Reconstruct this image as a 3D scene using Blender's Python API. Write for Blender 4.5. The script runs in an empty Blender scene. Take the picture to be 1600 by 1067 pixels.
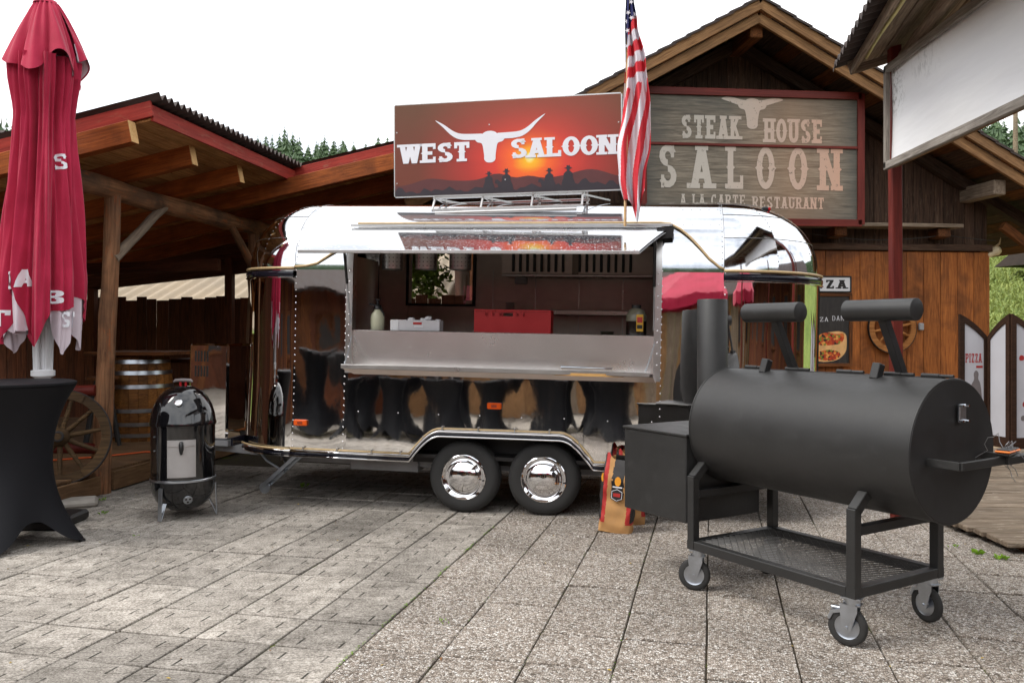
import bpy, bmesh, math, random
from mathutils import Vector, Matrix
from math import radians, sin, cos, pi, sqrt, atan2, hypot
random.seed(7)
sc = bpy.context.scene
COL = sc.collection

# ------------------------------------------------------------------ camera
cam_d = bpy.data.cameras.new('camera')
cam = bpy.data.objects.new('camera', cam_d); COL.objects.link(cam)
cam.location = (0, 0, 1.5); cam.rotation_euler = (radians(90), 0, 0)
cam_d.sensor_width = 36.0; cam_d.lens = 36.0 * 1340 / 1600
cam_d.shift_y = -17.5 / 1600
cam_d.clip_start = 0.05; cam_d.clip_end = 800
sc.camera = cam

# ------------------------------------------------------------------ sky, sun, exposure
SUN_EL, SUN_AZ = radians(52), radians(-108)          # azimuth from +Y towards +X
world = bpy.data.worlds.new('World'); sc.world = world; world.use_nodes = True
nt = world.node_tree; nt.nodes.clear()
def wn(t, **k):
    n = nt.nodes.new(t)
    for a, b in k.items(): setattr(n, a, b)
    return n
sky = wn('ShaderNodeTexSky'); sky.sky_type = 'NISHITA'; sky.sun_disc = False
sky.sun_elevation = SUN_EL; sky.sun_rotation = SUN_AZ
tc = wn('ShaderNodeTexCoord')
mp = wn('ShaderNodeMapping'); mp.inputs['Scale'].default_value = (1.6, 1.6, 3.6); mp.inputs['Location'].default_value = (3.1, .4, 1.7)
nz = wn('ShaderNodeTexNoise'); nz.inputs['Scale'].default_value = 1.5; nz.inputs['Detail'].default_value = 6; nz.inputs['Roughness'].default_value = .55
cr = wn('ShaderNodeValToRGB')
cr.color_ramp.elements[0].position = .33; cr.color_ramp.elements[0].color = (.70, .74, .80, 1)
cr.color_ramp.elements[1].position = .62; cr.color_ramp.elements[1].color = (1.42, 1.42, 1.42, 1)
e = cr.color_ramp.elements.new(.45); e.color = (1.12, 1.14, 1.17, 1)
sm = wn('ShaderNodeMixRGB'); sm.blend_type = 'MULTIPLY'; sm.inputs[0].default_value = 1; sm.inputs[2].default_value = (.08, .08, .08, 1)
mx = wn('ShaderNodeMixRGB'); mx.inputs[0].default_value = .86
bg = wn('ShaderNodeBackground'); bg.inputs['Strength'].default_value = .88
wo = wn('ShaderNodeOutputWorld')
L = nt.links.new
L(tc.outputs['Generated'], mp.inputs[0]); L(mp.outputs[0], nz.inputs['Vector']); L(nz.outputs['Fac'], cr.inputs[0])
L(sky.outputs[0], sm.inputs[1]); L(sm.outputs[0], mx.inputs[1]); L(cr.outputs[0], mx.inputs[2])
L(mx.outputs[0], bg.inputs[0]); L(bg.outputs[0], wo.inputs[0])

sun_d = bpy.data.lights.new('sun', 'SUN'); sun_d.energy = 1.3; sun_d.angle = radians(24); sun_d.color = (1, .96, .9)
sun = bpy.data.objects.new('sun', sun_d); COL.objects.link(sun); sun.location = (0, 0, 30)
_sd = Vector((sin(SUN_AZ) * cos(SUN_EL), cos(SUN_AZ) * cos(SUN_EL), sin(SUN_EL)))
sun.rotation_euler = _sd.to_track_quat('Z', 'Y').to_euler()
vs = sc.view_settings
vs.view_transform = 'Standard'; vs.look = 'None'; vs.exposure = 0.9; vs.gamma = 1.0; vs.use_curve_mapping = False
sc.render.engine = 'CYCLES'
cy = sc.cycles
cy.use_denoising = True; cy.max_bounces = 6; cy.glossy_bounces = 4; cy.diffuse_bounces = 4; cy.use_adaptive_sampling = True; cy.adaptive_threshold = .02; cy.transmission_bounces = 4; cy.transparent_max_bounces = 8
cy.caustics_reflective = False; cy.caustics_refractive = False; cy.sample_clamp_indirect = 6

# ------------------------------------------------------------------ helpers
def lin(c):
    c = c / 255.0
    return c / 12.92 if c <= .04045 else ((c + .055) / 1.055) ** 2.4
def S(r, g, b): return (lin(r), lin(g), lin(b), 1)
def tag(o, label=None, cat=None, group=None, kind=None):
    if label: o['label'] = label
    if cat: o['category'] = cat
    if group: o['group'] = group
    if kind: o['kind'] = kind
    return o
def empty(name, loc=(0, 0, 0), yaw=0, tilt=0, label=None, cat=None, group=None, kind=None):
    o = bpy.data.objects.new(name, None); COL.objects.link(o)
    o.matrix_world = Matrix.Translation(loc) @ Matrix.Rotation(yaw, 4, 'Z') @ Matrix.Rotation(tilt, 4, 'Y')
    o.empty_display_size = .1
    return tag(o, label, cat, group, kind)
def axes(px, pz):
    x = Vector(px).normalized(); z = Vector(pz); z = (z - x * z.dot(x))
    if z.length < 1e-5:
        z = Vector((0, 1, 0)) if abs(x.y) < .9 else Vector((1, 0, 0)); z = z - x * z.dot(x)
    z.normalize(); y = z.cross(x)
    return Matrix((x, y, z)).transposed()

class MB:
    def __init__(s): s.v = []; s.f = []; s.mi = []; s.uv = []
    def add(s, vs_, fs, mi=0, M=None):
        b = len(s.v)
        for p in vs_:
            p = Vector(p); s.v.append(M @ p if M else p)
        for f in fs: s.f.append(tuple(b + i for i in f)); s.mi.append(mi)
        return b
    def box(s, c, size, M=None, bev=0, mi=0):
        hx, hy, hz = size[0] / 2, size[1] / 2, size[2] / 2; c = Vector(c)
        if bev <= 0:
            vv = [c + Vector((x * hx, y * hy, z * hz)) for x in (-1, 1) for y in (-1, 1) for z in (-1, 1)]
            ff = [(0, 1, 3, 2), (4, 6, 7, 5), (0, 4, 5, 1), (2, 3, 7, 6), (0, 2, 6, 4), (1, 5, 7, 3)]
            s.add(vv, ff, mi, M); return s
        b = min(bev, .49 * min(size)); h = (hx, hy, hz); vv = []; idx = {}
        for a in range(3):
            o1, o2 = (a + 1) % 3, (a + 2) % 3
            for sa in (-1, 1):
                for s1 in (-1, 1):
                    for s2 in (-1, 1):
                        p = [0, 0, 0]; p[a] = sa * h[a]; p[o1] = s1 * (h[o1] - b); p[o2] = s2 * (h[o2] - b)
                        sg = [0, 0, 0]; sg[a] = sa; sg[o1] = s1; sg[o2] = s2
                        idx[(a, tuple(sg))] = len(vv); vv.append(c + Vector(p))
        ff = []
        for a in range(3):
            o1, o2 = (a + 1) % 3, (a + 2) % 3
            for sa in (-1, 1):
                q = []
                for s1, s2 in ((-1, -1), (1, -1), (1, 1), (-1, 1)):
                    sg = [0, 0, 0]; sg[a] = sa; sg[o1] = s1; sg[o2] = s2; q.append(idx[(a, tuple(sg))])
                ff.append(q if sa > 0 else q[::-1])
            for s1 in (-1, 1):
                for s2 in (-1, 1):
                    sg = [0, 0, 0]; sg[o1] = s1; sg[o2] = s2
                    g1 = list(sg); g1[a] = -1; g2 = list(sg); g2[a] = 1; g1 = tuple(g1); g2 = tuple(g2)
                    q = [idx[(o1, g1)], idx[(o1, g2)], idx[(o2, g2)], idx[(o2, g1)]]
                    ff.append(q if s1 * s2 < 0 else q[::-1])
        for sx in (-1, 1):
            for sy in (-1, 1):
                for sz in (-1, 1):
                    g = (sx, sy, sz); q = [idx[(0, g)], idx[(1, g)], idx[(2, g)]]
                    ff.append(q if sx * sy * sz > 0 else q[::-1])
        s.add(vv, ff, mi, M); return s
    def bar(s, p0, p1, w, t, up=(0, 0, 1), bev=.003, mi=0):
        p0 = Vector(p0); p1 = Vector(p1); R = axes(p1 - p0, up).to_4x4()
        M = Matrix.Translation((p0 + p1) / 2) @ R
        return s.box((0, 0, 0), ((p1 - p0).length, w, t), M, bev, mi)
    def tube(s, pts, r, n=8, cap=True, mi=0, closed=False):
        pts = [Vector(p) for p in pts]; m = len(pts)
        rs = r if isinstance(r, (list, tuple)) else [r] * m
        rings = []; prev = None
        for i, p in enumerate(pts):
            if closed: d = pts[(i + 1) % m] - pts[i - 1]
            elif i == 0: d = pts[1] - pts[0]
            elif i == m - 1: d = pts[-1] - pts[-2]
            else: d = (pts[i + 1] - pts[i]).normalized() + (pts[i] - pts[i - 1]).normalized()
            if d.length < 1e-9: d = Vector((0, 0, 1))
            d.normalize()
            if prev is None:
                a = Vector((0, 0, 1)) if abs(d.z) < .9 else Vector((1, 0, 0)); u = (a - d * a.dot(d)).normalized()
            else:
                u = prev - d * prev.dot(d); u = u.normalized() if u.length > 1e-6 else Vector((1, 0, 0))
            prev = u; w = d.cross(u)
            rings.append([p + (u * cos(2 * pi * k / n) + w * sin(2 * pi * k / n)) * rs[i] for k in range(n)])
        b = len(s.v); s.v += [q for R in rings for q in R]
        for i in range(m if closed else m - 1):
            j = (i + 1) % m
            for k in range(n):
                s.f.append((b + i * n + k, b + i * n + (k + 1) % n, b + j * n + (k + 1) % n, b + j * n + k)); s.mi.append(mi)
        if cap and not closed:
            s.f.append(tuple(b + k for k in range(n))[::-1]); s.mi.append(mi)
            s.f.append(tuple(b + (m - 1) * n + k for k in range(n))); s.mi.append(mi)
        return s
    def lathe(s, prof, n=32, M=None, mi=0, a0=0, a1=2 * pi):
        full = abs(a1 - a0 - 2 * pi) < 1e-6; cols = n if full else n + 1; vv = []
        for r, z in prof:
            for k in range(cols):
                a = a0 + (a1 - a0) * k / n; vv.append((r * cos(a), r * sin(a), z))
        ff = []
        for i in range(len(prof) - 1):
            for k in range(n):
                k2 = (k + 1) % cols
                ff.append((i * cols + k, i * cols + k2, (i + 1) * cols + k2, (i + 1) * cols + k))
        s.add(vv, ff, mi, M); return s
    def prism(s, poly, y0, y1, M=None, mi=0):
        """polygon in local XZ (counter-clockwise seen from -Y), extruded from y0 (front) to y1 (back)"""
        n = len(poly); vv = [(x, y0, z) for x, z in poly] + [(x, y1, z) for x, z in poly]
        ff = [tuple(range(n)), tuple(range(2 * n - 1, n - 1, -1))]
        for i in range(n):
            j = (i + 1) % n; ff.append((i, i + n, j + n, j))
        s.add(vv, ff, mi, M); return s
    def grid(s, fn, nu, nv, mi=0, uv=None):
        b = len(s.v)
        for i in range(nu + 1):
            for j in range(nv + 1):
                s.v.append(Vector(fn(i / nu, j / nv)))
        for i in range(nu):
            for j in range(nv):
                s.f.append((b + i * (nv + 1) + j, b + (i + 1) * (nv + 1) + j, b + (i + 1) * (nv + 1) + j + 1, b + i * (nv + 1) + j + 1)); s.mi.append(mi)
        return s
    def mesh(s, name, mats, smooth=None):
        me = bpy.data.meshes.new(name); me.from_pydata([tuple(p) for p in s.v], [], s.f)
        for m in (mats if isinstance(mats, (list, tuple)) else [mats]): me.materials.append(m)
        if any(s.mi): me.polygons.foreach_set('material_index', s.mi)
        if smooth is not None:
            me.polygons.foreach_set('use_smooth', [True] * len(me.polygons))
            if smooth < 179: me.set_sharp_from_angle(angle=radians(smooth))
        me.update(); return me
    def build(s, name, mats, parent=None, M=None, smooth=None, **t):
        o = bpy.data.objects.new(name, s.mesh(name, mats, smooth)); COL.objects.link(o)
        if parent: o.parent = parent
        if M is not None: o.matrix_local = M
        return tag(o, **t)
    def recalc(s):
        bm = bmesh.new(); vs_ = [bm.verts.new(p) for p in s.v]; bm.verts.ensure_lookup_table()
        return s
_pc = {}
def plank(name, parent, p0, p1, w, t, mat, up=(0, 0, 1), bev=.004, **tg):
    """one board whose own X axis is the grain; alike boards share mesh data"""
    p0 = Vector(p0); p1 = Vector(p1); Ln = (p1 - p0).length
    key = (round(Ln, 3), round(w, 4), round(t, 4), bev, mat.name)
    if key not in _pc: _pc[key] = MB().box((0, 0, 0), (Ln, w, t), bev=bev).mesh(name, mat)
    o = bpy.data.objects.new(name, _pc[key]); COL.objects.link(o)
    if parent: o.parent = parent
    o.matrix_local = Matrix.Translation((p0 + p1) / 2) @ axes(p1 - p0, up).to_4x4()
    return tag(o, **tg)
def copy_tree(o, parent=None):
    c = o.copy(); COL.objects.link(c); c.parent = parent
    for ch in list(o.children): 
        k = copy_tree(ch, c); k.matrix_parent_inverse = Matrix.Identity(4)
    return c
def jit(a): return random.uniform(-a, a)

# ------------------------------------------------------------------ materials
class NM:
    def __init__(s, name):
        s.m = bpy.data.materials.new(name); s.m.use_nodes = True; s.t = s.m.node_tree
        s.b = s.t.nodes['Principled BSDF']; s.out = s.t.nodes['Material Output']
    def n(s, t, **k):
        x = s.t.nodes.new(t)
        for a, b in k.items():
            if a in x.inputs: s.put(x.inputs[a], b)
            else: setattr(x, a, b)
        return x
    def put(s, sock, v):
        if hasattr(v, 'is_output') or isinstance(v, bpy.types.NodeSocket): s.t.links.new(v, sock)
        else: sock.default_value = v
    def set(s, **k):
        names = dict(col='Base Color', rough='Roughness', metal='Metallic', spec='Specular IOR Level', normal='Normal', alpha='Alpha', coat='Coat Weight', coatr='Coat Roughness', sheen='Sheen Weight', trans='Transmission Weight', ior='IOR', emit='Emission Color', emits='Emission Strength', sss='Subsurface Weight')
        for a, b in k.items(): s.put(s.b.inputs[names[a]], b)
        return s
    def obj(s, rnd=True):
        o = s.n('ShaderNodeTexCoord').outputs['Object']
        if not rnd: return o
        i = s.n('ShaderNodeObjectInfo').outputs['Random']
        m = s.math('MULTIPLY', i, 53.0)
        a = s.n('ShaderNodeVectorMath', operation='ADD'); s.put(a.inputs[0], o)
        c = s.n('ShaderNodeCombineXYZ'); s.put(c.inputs[0], m); s.put(c.inputs[1], m); s.put(c.inputs[2], m); s.put(a.inputs[1], c.outputs[0])
        return a.outputs[0]
    def pos(s): return s.n('ShaderNodeNewGeometry').outputs['Position']
    def rand(s): return s.n('ShaderNodeObjectInfo').outputs['Random']
    def map(s, v, scale=(1, 1, 1), loc=(0, 0, 0), rot=(0, 0, 0)):
        m = s.n('ShaderNodeMapping'); s.put(m.inputs[0], v); m.inputs['Scale'].default_value = scale; m.inputs['Location'].default_value = loc; m.inputs['Rotation'].default_value = rot
        return m.outputs[0]
    def noise(s, v, scale=5, detail=4, rough=.55, dist=0, out='Fac'):
        n = s.n('ShaderNodeTexNoise'); s.put(n.inputs['Vector'], v)
        n.inputs['Scale'].default_value = scale; n.inputs['Detail'].default_value = detail; n.inputs['Roughness'].default_value = rough; n.inputs['Distortion'].default_value = dist
        return n.outputs[out]
    def voro(s, v, scale=5, feature='F1', out='Distance', rnd=1):
        n = s.n('ShaderNodeTexVoronoi', feature=feature); s.put(n.inputs['Vector'], v); n.inputs['Scale'].default_value = scale; n.inputs['Randomness'].default_value = rnd
        return n.outputs[out]
    def ramp(s, f, *stops, interp='LINEAR'):
        r = s.n('ShaderNodeValToRGB'); s.put(r.inputs[0], f); cr_ = r.color_ramp; cr_.interpolation = interp
        while len(cr_.elements) < len(stops): cr_.elements.new(.5)
        for e_, (p, c_) in zip(cr_.elements, stops):
            e_.position = p; e_.color = c_ if len(c_) == 4 else (*c_, 1)
        return r.outputs[0]
    def math(s, op, a, b=None, clamp=False):
        m = s.n('ShaderNodeMath', operation=op); m.use_clamp = clamp; s.put(m.inputs[0], a)
        if b is not None: s.put(m.inputs[1], b)
        return m.outputs[0]
    def rng(s, v, a, b, c=0, d=1):
        m = s.n('ShaderNodeMapRange'); s.put(m.inputs[0], v)
        for i, x in zip((1, 2, 3, 4), (a, b, c, d)): m.inputs[i].default_value = x
        return m.outputs[0]
    def mix(s, f, a, b, blend='MIX'):
        m = s.n('ShaderNodeMixRGB', blend_type=blend); s.put(m.inputs[0], f); s.put(m.inputs[1], a); s.put(m.inputs[2], b); return m.outputs[0]
    def sep(s, v):
        x = s.n('ShaderNodeSeparateXYZ'); s.put(x.inputs[0], v); return x.outputs
    def bump(s, h, strength=.3, dist=.01, normal=None):
        b = s.n('ShaderNodeBump'); s.put(b.inputs['Height'], h); b.inputs['Strength'].default_value = strength; b.inputs['Distance'].default_value = dist
        if normal is not None: s.put(b.inputs['Normal'], normal)
        return b.outputs[0]

def wood(name, dark, light, rough=.8, rnd=.35, grain=1., bump=.35, stain=None, stain_amt=.5, wear=None):
    k = NM(name); v = k.obj()
    g1 = k.noise(k.map(v, (1.1 * grain, 16 * grain, 16 * grain)), 2.2, 7, .62, 1.2)
    g2 = k.noise(k.map(v, (3 * grain, 90 * grain, 90 * grain)), 1.0, 3, .6)
    c = k.ramp(k.math('ADD', k.math('MULTIPLY', g1, .75), k.math('MULTIPLY', g2, .25)), (.34, dark), (.66, light))
    if stain:
        st = k.noise(v, 1.7, 5, .6, .6); c = k.mix(k.math('MULTIPLY', k.rng(st, .42, .64), stain_amt, True), c, stain)
    if wear:
        st = k.noise(k.map(v, (2, 9, 9)), 2.5, 6, .7, .4); c = k.mix(k.math('MULTIPLY', k.rng(st, .56, .68), .8, True), c, wear)
    br = k.rng(k.rand(), 0, 1, 1 - rnd, 1 + rnd)
    hsv = k.n('ShaderNodeHueSaturation'); k.put(hsv.inputs['Color'], c); k.put(hsv.inputs['Value'], br)
    k.set(col=hsv.outputs[0], rough=rough, spec=.25, normal=k.bump(k.math('ADD', g1, k.math('MULTIPLY', g2, .5)), bump, .006))
    return k.m
def plain(name, col, rough=.5, metal=0, spec=.5, var=.12, scale=6, bump=0, bscale=60, coat=0, rv=.15):
    k = NM(name); v = k.obj()
    n = k.noise(v, scale, 5, .6)
    d = tuple(x * (1 - var) for x in col[:3]) + (1,); l = tuple(min(1, x * (1 + var)) for x in col[:3]) + (1,)
    k.set(col=k.ramp(n, (.3, d), (.7, l)), rough=k.rng(n, .3, .7, max(.02, rough * (1 - rv)), min(1, rough * (1 + rv))), metal=metal, spec=spec, coat=coat)
    if bump: k.set(normal=k.bump(k.noise(v, bscale, 4, .6), bump, .004))
    return k.m
# ---- material set
W_SHED   = wood('wood_shed_brown', S(58, 33, 18), S(138, 84, 44), rnd=.25, stain=S(60, 36, 22))
W_RAFTER = wood('wood_rafter_stained', S(112, 54, 20), S(180, 98, 42), rnd=.15, rough=.65, stain=S(70, 34, 16))
W_CEIL   = wood('wood_ceiling_boards', S(150, 102, 58), S(216, 164, 108), rnd=.22, stain=S(120, 72, 40), stain_amt=.5)
W_END    = wood('wood_end_grain', S(196, 150, 92), S(222, 184, 130), rnd=.1)
W_LOG    = wood('wood_log_bark', S(80, 52, 36), S(176, 128, 92), rnd=.1, grain=.55, bump=.9, stain=S(74, 60, 50), stain_amt=.8, wear=S(164, 92, 52))
W_GREY   = wood('wood_grey_weathered', S(92, 76, 62), S(168, 150, 130), rnd=.18, stain=S(96, 84, 72))
W_DARKFN = wood('wood_fence_dark', S(56, 30, 19), S(108, 61, 38), rnd=.3)
W_UPPER  = wood('wood_saloon_dark', S(38, 27, 22), S(88, 66, 52), rnd=.35, grain=.9, bump=.5, wear=S(92, 76, 64))
W_LOWER  = wood('wood_saloon_amber', S(120, 64, 26), S(190, 116, 58), rnd=.22, rough=.6, stain=S(78, 44, 26), stain_amt=.7)
W_VERGE  = wood('wood_verge_tan', S(104, 72, 46), S(178, 136, 94), rnd=.15, stain=S(110, 84, 60))
W_DECK   = wood('wood_boardwalk', S(84, 72, 60), S(150, 134, 116), rnd=.2, grain=.8, bump=.6, stain=S(92, 80, 66), wear=S(178, 166, 150))
W_DECKBR = wood('wood_deck_brown', S(84, 60, 40), S(134, 104, 74), rnd=.15, stain=S(72, 54, 40))
W_WHEEL  = wood('wood_wheel_old', S(46, 34, 22), S(104, 80, 52), rnd=.12, bump=.6, stain=S(54, 40, 28))
W_WALLWH = wood('wood_wheel_amber', S(120, 72, 34), S(182, 124, 70), rnd=.08)
W_BARREL = wood('wood_barrel_stave', S(88, 50, 20), S(164, 108, 50), rnd=.3, rough=.6, stain=S(58, 34, 18))
W_MENU   = wood('wood_menu_frame', S(38, 24, 16), S(70, 46, 32), rnd=.15)
W_BOARD  = wood('wood_cutting_board', S(176, 128, 70), S(214, 170, 108), rnd=.05, rough=.55)
W_POLE   = wood('wood_flag_pole', S(196, 158, 110), S(226, 196, 150), rnd=.05, rough=.5)
W_BANNER = wood('wood_banner_frame_grey', S(108, 100, 92), S(188, 180, 170), rnd=.12, bump=.6, stain=S(98, 90, 82))
RED_TRIM = wood('red_painted_timber', S(120, 34, 28), S(172, 62, 50), rnd=.1, rough=.65, grain=.7, bump=.25, wear=S(150, 88, 70))
RED_POST = wood('dark_red_painted_timber', S(84, 28, 22), S(116, 44, 35), rnd=.06, rough=.5, grain=.6, bump=.2)
CORRUG   = plain('corrugated_dark_sheet', S(62, 50, 46), rough=.75, var=.35, scale=3, bump=.2)
CREAM_RF = plain('corrugated_cream_sheet', S(150, 134, 112), rough=.7, var=.14, scale=1.2)
STEEL    = plain('brushed_steel', S(198, 196, 194), rough=.3, metal=1, var=.06, scale=4)
STEEL_IN = plain('stainless_counter', S(228, 225, 222), rough=.27, metal=1, var=.04, scale=3, rv=.03)
STEEL_WALL = plain('stainless_wall', S(232, 212, 202), rough=.38, metal=.25, var=.16, scale=2.5)
GALV     = plain('zinc_plated_steel', S(190, 196, 204), rough=.32, metal=1, var=.12, scale=14)
CHROME   = plain('chrome', S(236, 236, 238), rough=.05, metal=1, var=.02)
DARKMET  = plain('dark_metal', S(52, 50, 50), rough=.5, metal=.6)
GREYPAINT= plain('grey_chassis_paint', S(150, 150, 152), rough=.6, var=.15)
def m_black():
    k = NM('matt_black_heat_paint'); v = k.obj(False)
    n = k.noise(v, 3.0, 5, .6); sm_ = k.noise(k.map(v, (1, 1, 2)), 7, 5, .7, .8); fn_ = k.noise(v, 220, 3, .6); dust = k.noise(v, 320, 2, .5)
    c = k.ramp(n, (.3, (.018, .0175, .017, 1)), (.7, (.025, .0245, .024, 1)))
    c = k.mix(k.math('MULTIPLY', k.rng(sm_, .56, .74), .16, True), c, (.09, .088, .085, 1)); c = k.mix(k.math('MULTIPLY', k.rng(dust, .72, .76), .5, True), c, (.14, .135, .13, 1))
    k.set(col=c, rough=k.rng(sm_, .3, .7, .40, .56), spec=.5, normal=k.bump(k.math('ADD', k.math('MULTIPLY', fn_, .15), n), .12, .01)); return k.m
MATBLACK = m_black()
MATBLK_E = plain('matt_black_flat_plate', (.017, .016, .016, 1), rough=.55, var=.2, scale=4, bump=.05, bscale=200)
ENAMEL   = plain('gloss_black_enamel', (.006, .006, .007, 1), rough=.07, var=.1, spec=.6, coat=.6)
PLASTIC_BLK = plain('black_plastic', (.012, .012, .013, 1), rough=.35)
TRIM_BLK = plain('black_gloss_trim', (.012, .012, .02, 1), rough=.15)
RUBBER   = plain('tyre_rubber', (.028, .027, .026, 1), rough=.8, var=.25, scale=20, bump=.3, bscale=90)
RED_PL   = plain('red_plastic', S(168, 8, 16), rough=.4, var=.06)
ORANGE   = plain('orange_lens', S(238, 92, 14), rough=.25, var=.05)
REDLENS  = plain('red_lens', S(190, 20, 24), rough=.2)
WHITE    = plain('white_paint', S(226, 226, 228), rough=.5, var=.04)
WHITE_PR = plain('white_print', S(232, 232, 238), rough=.55, var=.03)
CARD     = plain('white_cardboard', S(205, 203, 206), rough=.8, var=.06)
ROPE     = plain('rope_light_tube', S(206, 178, 132), rough=.4, var=.12, scale=30)
CREAM_PIPE = plain('pale_yellow_plastic_edge', S(214, 204, 140), rough=.5)
BLACKCLOTH = plain('black_stretch_cloth', (.0055, .0055, .0075, 1), rough=.6, var=.15, scale=2, spec=.22, bump=.03, bscale=400)
PANEL_WH = plain('menu_panel_white', S(198, 198, 204), rough=.6, var=.07, scale=2)
PRINT_BLK = plain('black_print', S(36, 33, 32), rough=.6)
PRINT_RED = plain('red_print', S(176, 42, 38), rough=.6)
PRINT_ORG = plain('orange_print', S(240, 160, 40), rough=.6)
PRINT_GRY = plain('grey_print', S(120, 112, 112), rough=.6)
CABLE_OR = plain('orange_cable', S(206, 84, 24), rough=.5)
CABLE_GR = plain('grey_probe_wire', S(150, 150, 152), rough=.4, metal=.5)
LIQ      = plain('dark_sauce', S(26, 18, 14), rough=.2)
JUG      = plain('translucent_jug', S(112, 108, 92), rough=.3)
SPRAY    = plain('frosted_plastic', S(196, 196, 170), rough=.35)
LAMP_IN  = plain('interior_sheet', S(140, 122, 110), rough=.5, metal=.3)
PALEGREY = plain('pale_grey_paving_stone', S(150, 144, 136), rough=.9, var=.2, scale=5, bump=.3)

def m_mirror(name, amp, scale, rough, c0=S(232, 229, 226), c1=S(240, 239, 238)):
    k = NM(name); v = k.obj()
    n1 = k.noise(k.map(v, (1.0, 1.0, .42)), scale, 1, .4, .5)
    n2 = k.noise(v, scale * 4.2, 2, .5)
    h = k.math('ADD', n1, k.math('MULTIPLY', n2, .02))
    dirt = k.noise(k.map(v, (9, 9, .7)), 2.0, 5, .6)
    k.set(col=k.ramp(dirt, (.35, c0), (.7, c1)), metal=1, rough=k.rng(dirt, .4, .75, rough, rough + .03), normal=k.bump(h, 1.0, amp))
    return k.m
MIRROR = m_mirror('polished_aluminium', .0085, 1.9, .02)
def m_wet():
    k = NM('wet_polished_hatch'); v = k.obj(); vo = k.voro(v, 150, 'F1'); nn = k.noise(v, 60, 3, .6)
    dr = k.math('MULTIPLY', k.rng(vo, 0, .32, 1, 0), k.rng(nn, .5, .6))
    k.set(col=S(208, 210, 213), metal=1, rough=.04, normal=k.bump(dr, .8, .004)); return k.m
WETMIR = m_wet()
MIRROR_RF = m_mirror('polished_aluminium_roof', .0025, 2.0, .06, S(204, 206, 210), S(218, 220, 224))

def m_slab_plain():
    k = NM('concrete_slab_grooved'); o = k.obj(False); v = k.obj(); p = k.pos()
    x, y, z = k.sep(o)
    fine = k.noise(v, 85, 5, .75); mid = k.noise(v, 9, 5, .6); big = k.noise(p, .55, 4, .55, .4)
    c = k.ramp(k.math('ADD', k.math('MULTIPLY', fine, .72), k.math('MULTIPLY', mid, .28)), (.36, S(82, 76, 69)), (.5, S(150, 143, 134)), (.64, S(198, 191, 182)))
    # grooves pressed into the slab: saw-tooth lines of long and short strokes
    def saw(off):
        t = k.math('FRACT', k.math('ADD', k.math('MULTIPLY', x, 1 / .212), .5))
        line = k.math('SUBTRACT', k.math('SUBTRACT', y, off), k.math('MULTIPLY', t, .085))
        a = k.math('LESS_THAN', k.math('ABSOLUTE', line), .0030)
        st = k.math('LESS_THAN', t, .055)
        inr = k.math('MULTIPLY', k.math('GREATER_THAN', k.math('SUBTRACT', y, off), 0.0), k.math('LESS_THAN', k.math('SUBTRACT', y, off), .085))
        return k.math('MAXIMUM', k.math('MULTIPLY', a, .7), k.math('MULTIPLY', st, inr))
    g = k.math('MAXIMUM', saw(-.155), saw(.03))
    fade = k.rng(k.noise(v, 6, 3, .6), .3, .55, .35, 1)
    g = k.math('MULTIPLY', g, fade)
    c = k.mix(k.math('MULTIPLY', g, .95, True), c, S(44, 40, 34))
    lich = k.noise(v, 24, 6, .72); c = k.mix(k.math('MULTIPLY', k.rng(lich, .6, .68), .5, True), c, S(196, 190, 182))
    blk = k.noise(v, 150, 3, .7); c = k.mix(k.math('MULTIPLY', k.rng(blk, .62, .7), .6, True), c, S(58, 53, 48))
    br = k.math('MULTIPLY', k.rng(k.rand(), 0, 1, .72, 1.06), k.rng(big, .36, .64, .62, 1.3))
    hs = k.n('ShaderNodeHueSaturation'); k.put(hs.inputs['Color'], c); k.put(hs.inputs['Value'], br)
    h = k.math('SUBTRACT', k.math('MULTIPLY', fine, .5), k.math('MULTIPLY', g, 1.2))
    k.set(col=hs.outputs[0], rough=.9, spec=.25, normal=k.bump(h, .45, .006)); return k.m
def m_slab_agg():
    k = NM('exposed_aggregate_slab'); v = k.obj(); p = k.pos()
    vo = k.n('ShaderNodeTexVoronoi', feature='F1'); k.put(vo.inputs['Vector'], v); vo.inputs['Scale'].default_value = 92
    ed = k.voro(v, 92, 'DISTANCE_TO_EDGE')
    rnd = k.sep(vo.outputs['Color'])[0]
    st = k.ramp(rnd, (0, S(92, 82, 73)), (.2, S(150, 137, 124)), (.5, S(184, 172, 160)), (.8, S(208, 200, 190)), (1, S(238, 234, 228)))
    c = k.mix(k.rng(ed, .02, .16), S(92, 84, 76), st)
    big = k.noise(p, .7, 4, .55, .3); mid = k.noise(v, 7, 4, .6)
    br = k.math('MULTIPLY', k.math('MULTIPLY', k.rng(k.rand(), 0, 1, .92, 1.07), k.rng(big, .35, .65, .80, 1.10)), k.rng(mid, .3, .7, .88, 1.08))
    hs = k.n('ShaderNodeHueSaturation'); k.put(hs.inputs['Color'], c); k.put(hs.inputs['Value'], br)
    k.set(col=hs.outputs[0], rough=.85, spec=.3, normal=k.bump(k.rng(ed, 0, .3), .5, .005)); return k.m
def m_joint():
    k = NM('joint_earth'); p = k.pos(); n = k.noise(p, 3.2, 5, .65); f = k.noise(p, 90, 4, .7)
    c = k.ramp(f, (.3, S(38, 34, 28)), (.7, S(84, 76, 64)))
    moss = k.ramp(f, (.3, S(42, 50, 16)), (.7, S(112, 122, 40)))
    k.set(col=k.mix(k.rng(n, .58, .66), c, moss), rough=.95, spec=.1, normal=k.bump(f, .6, .01)); return k.m
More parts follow.
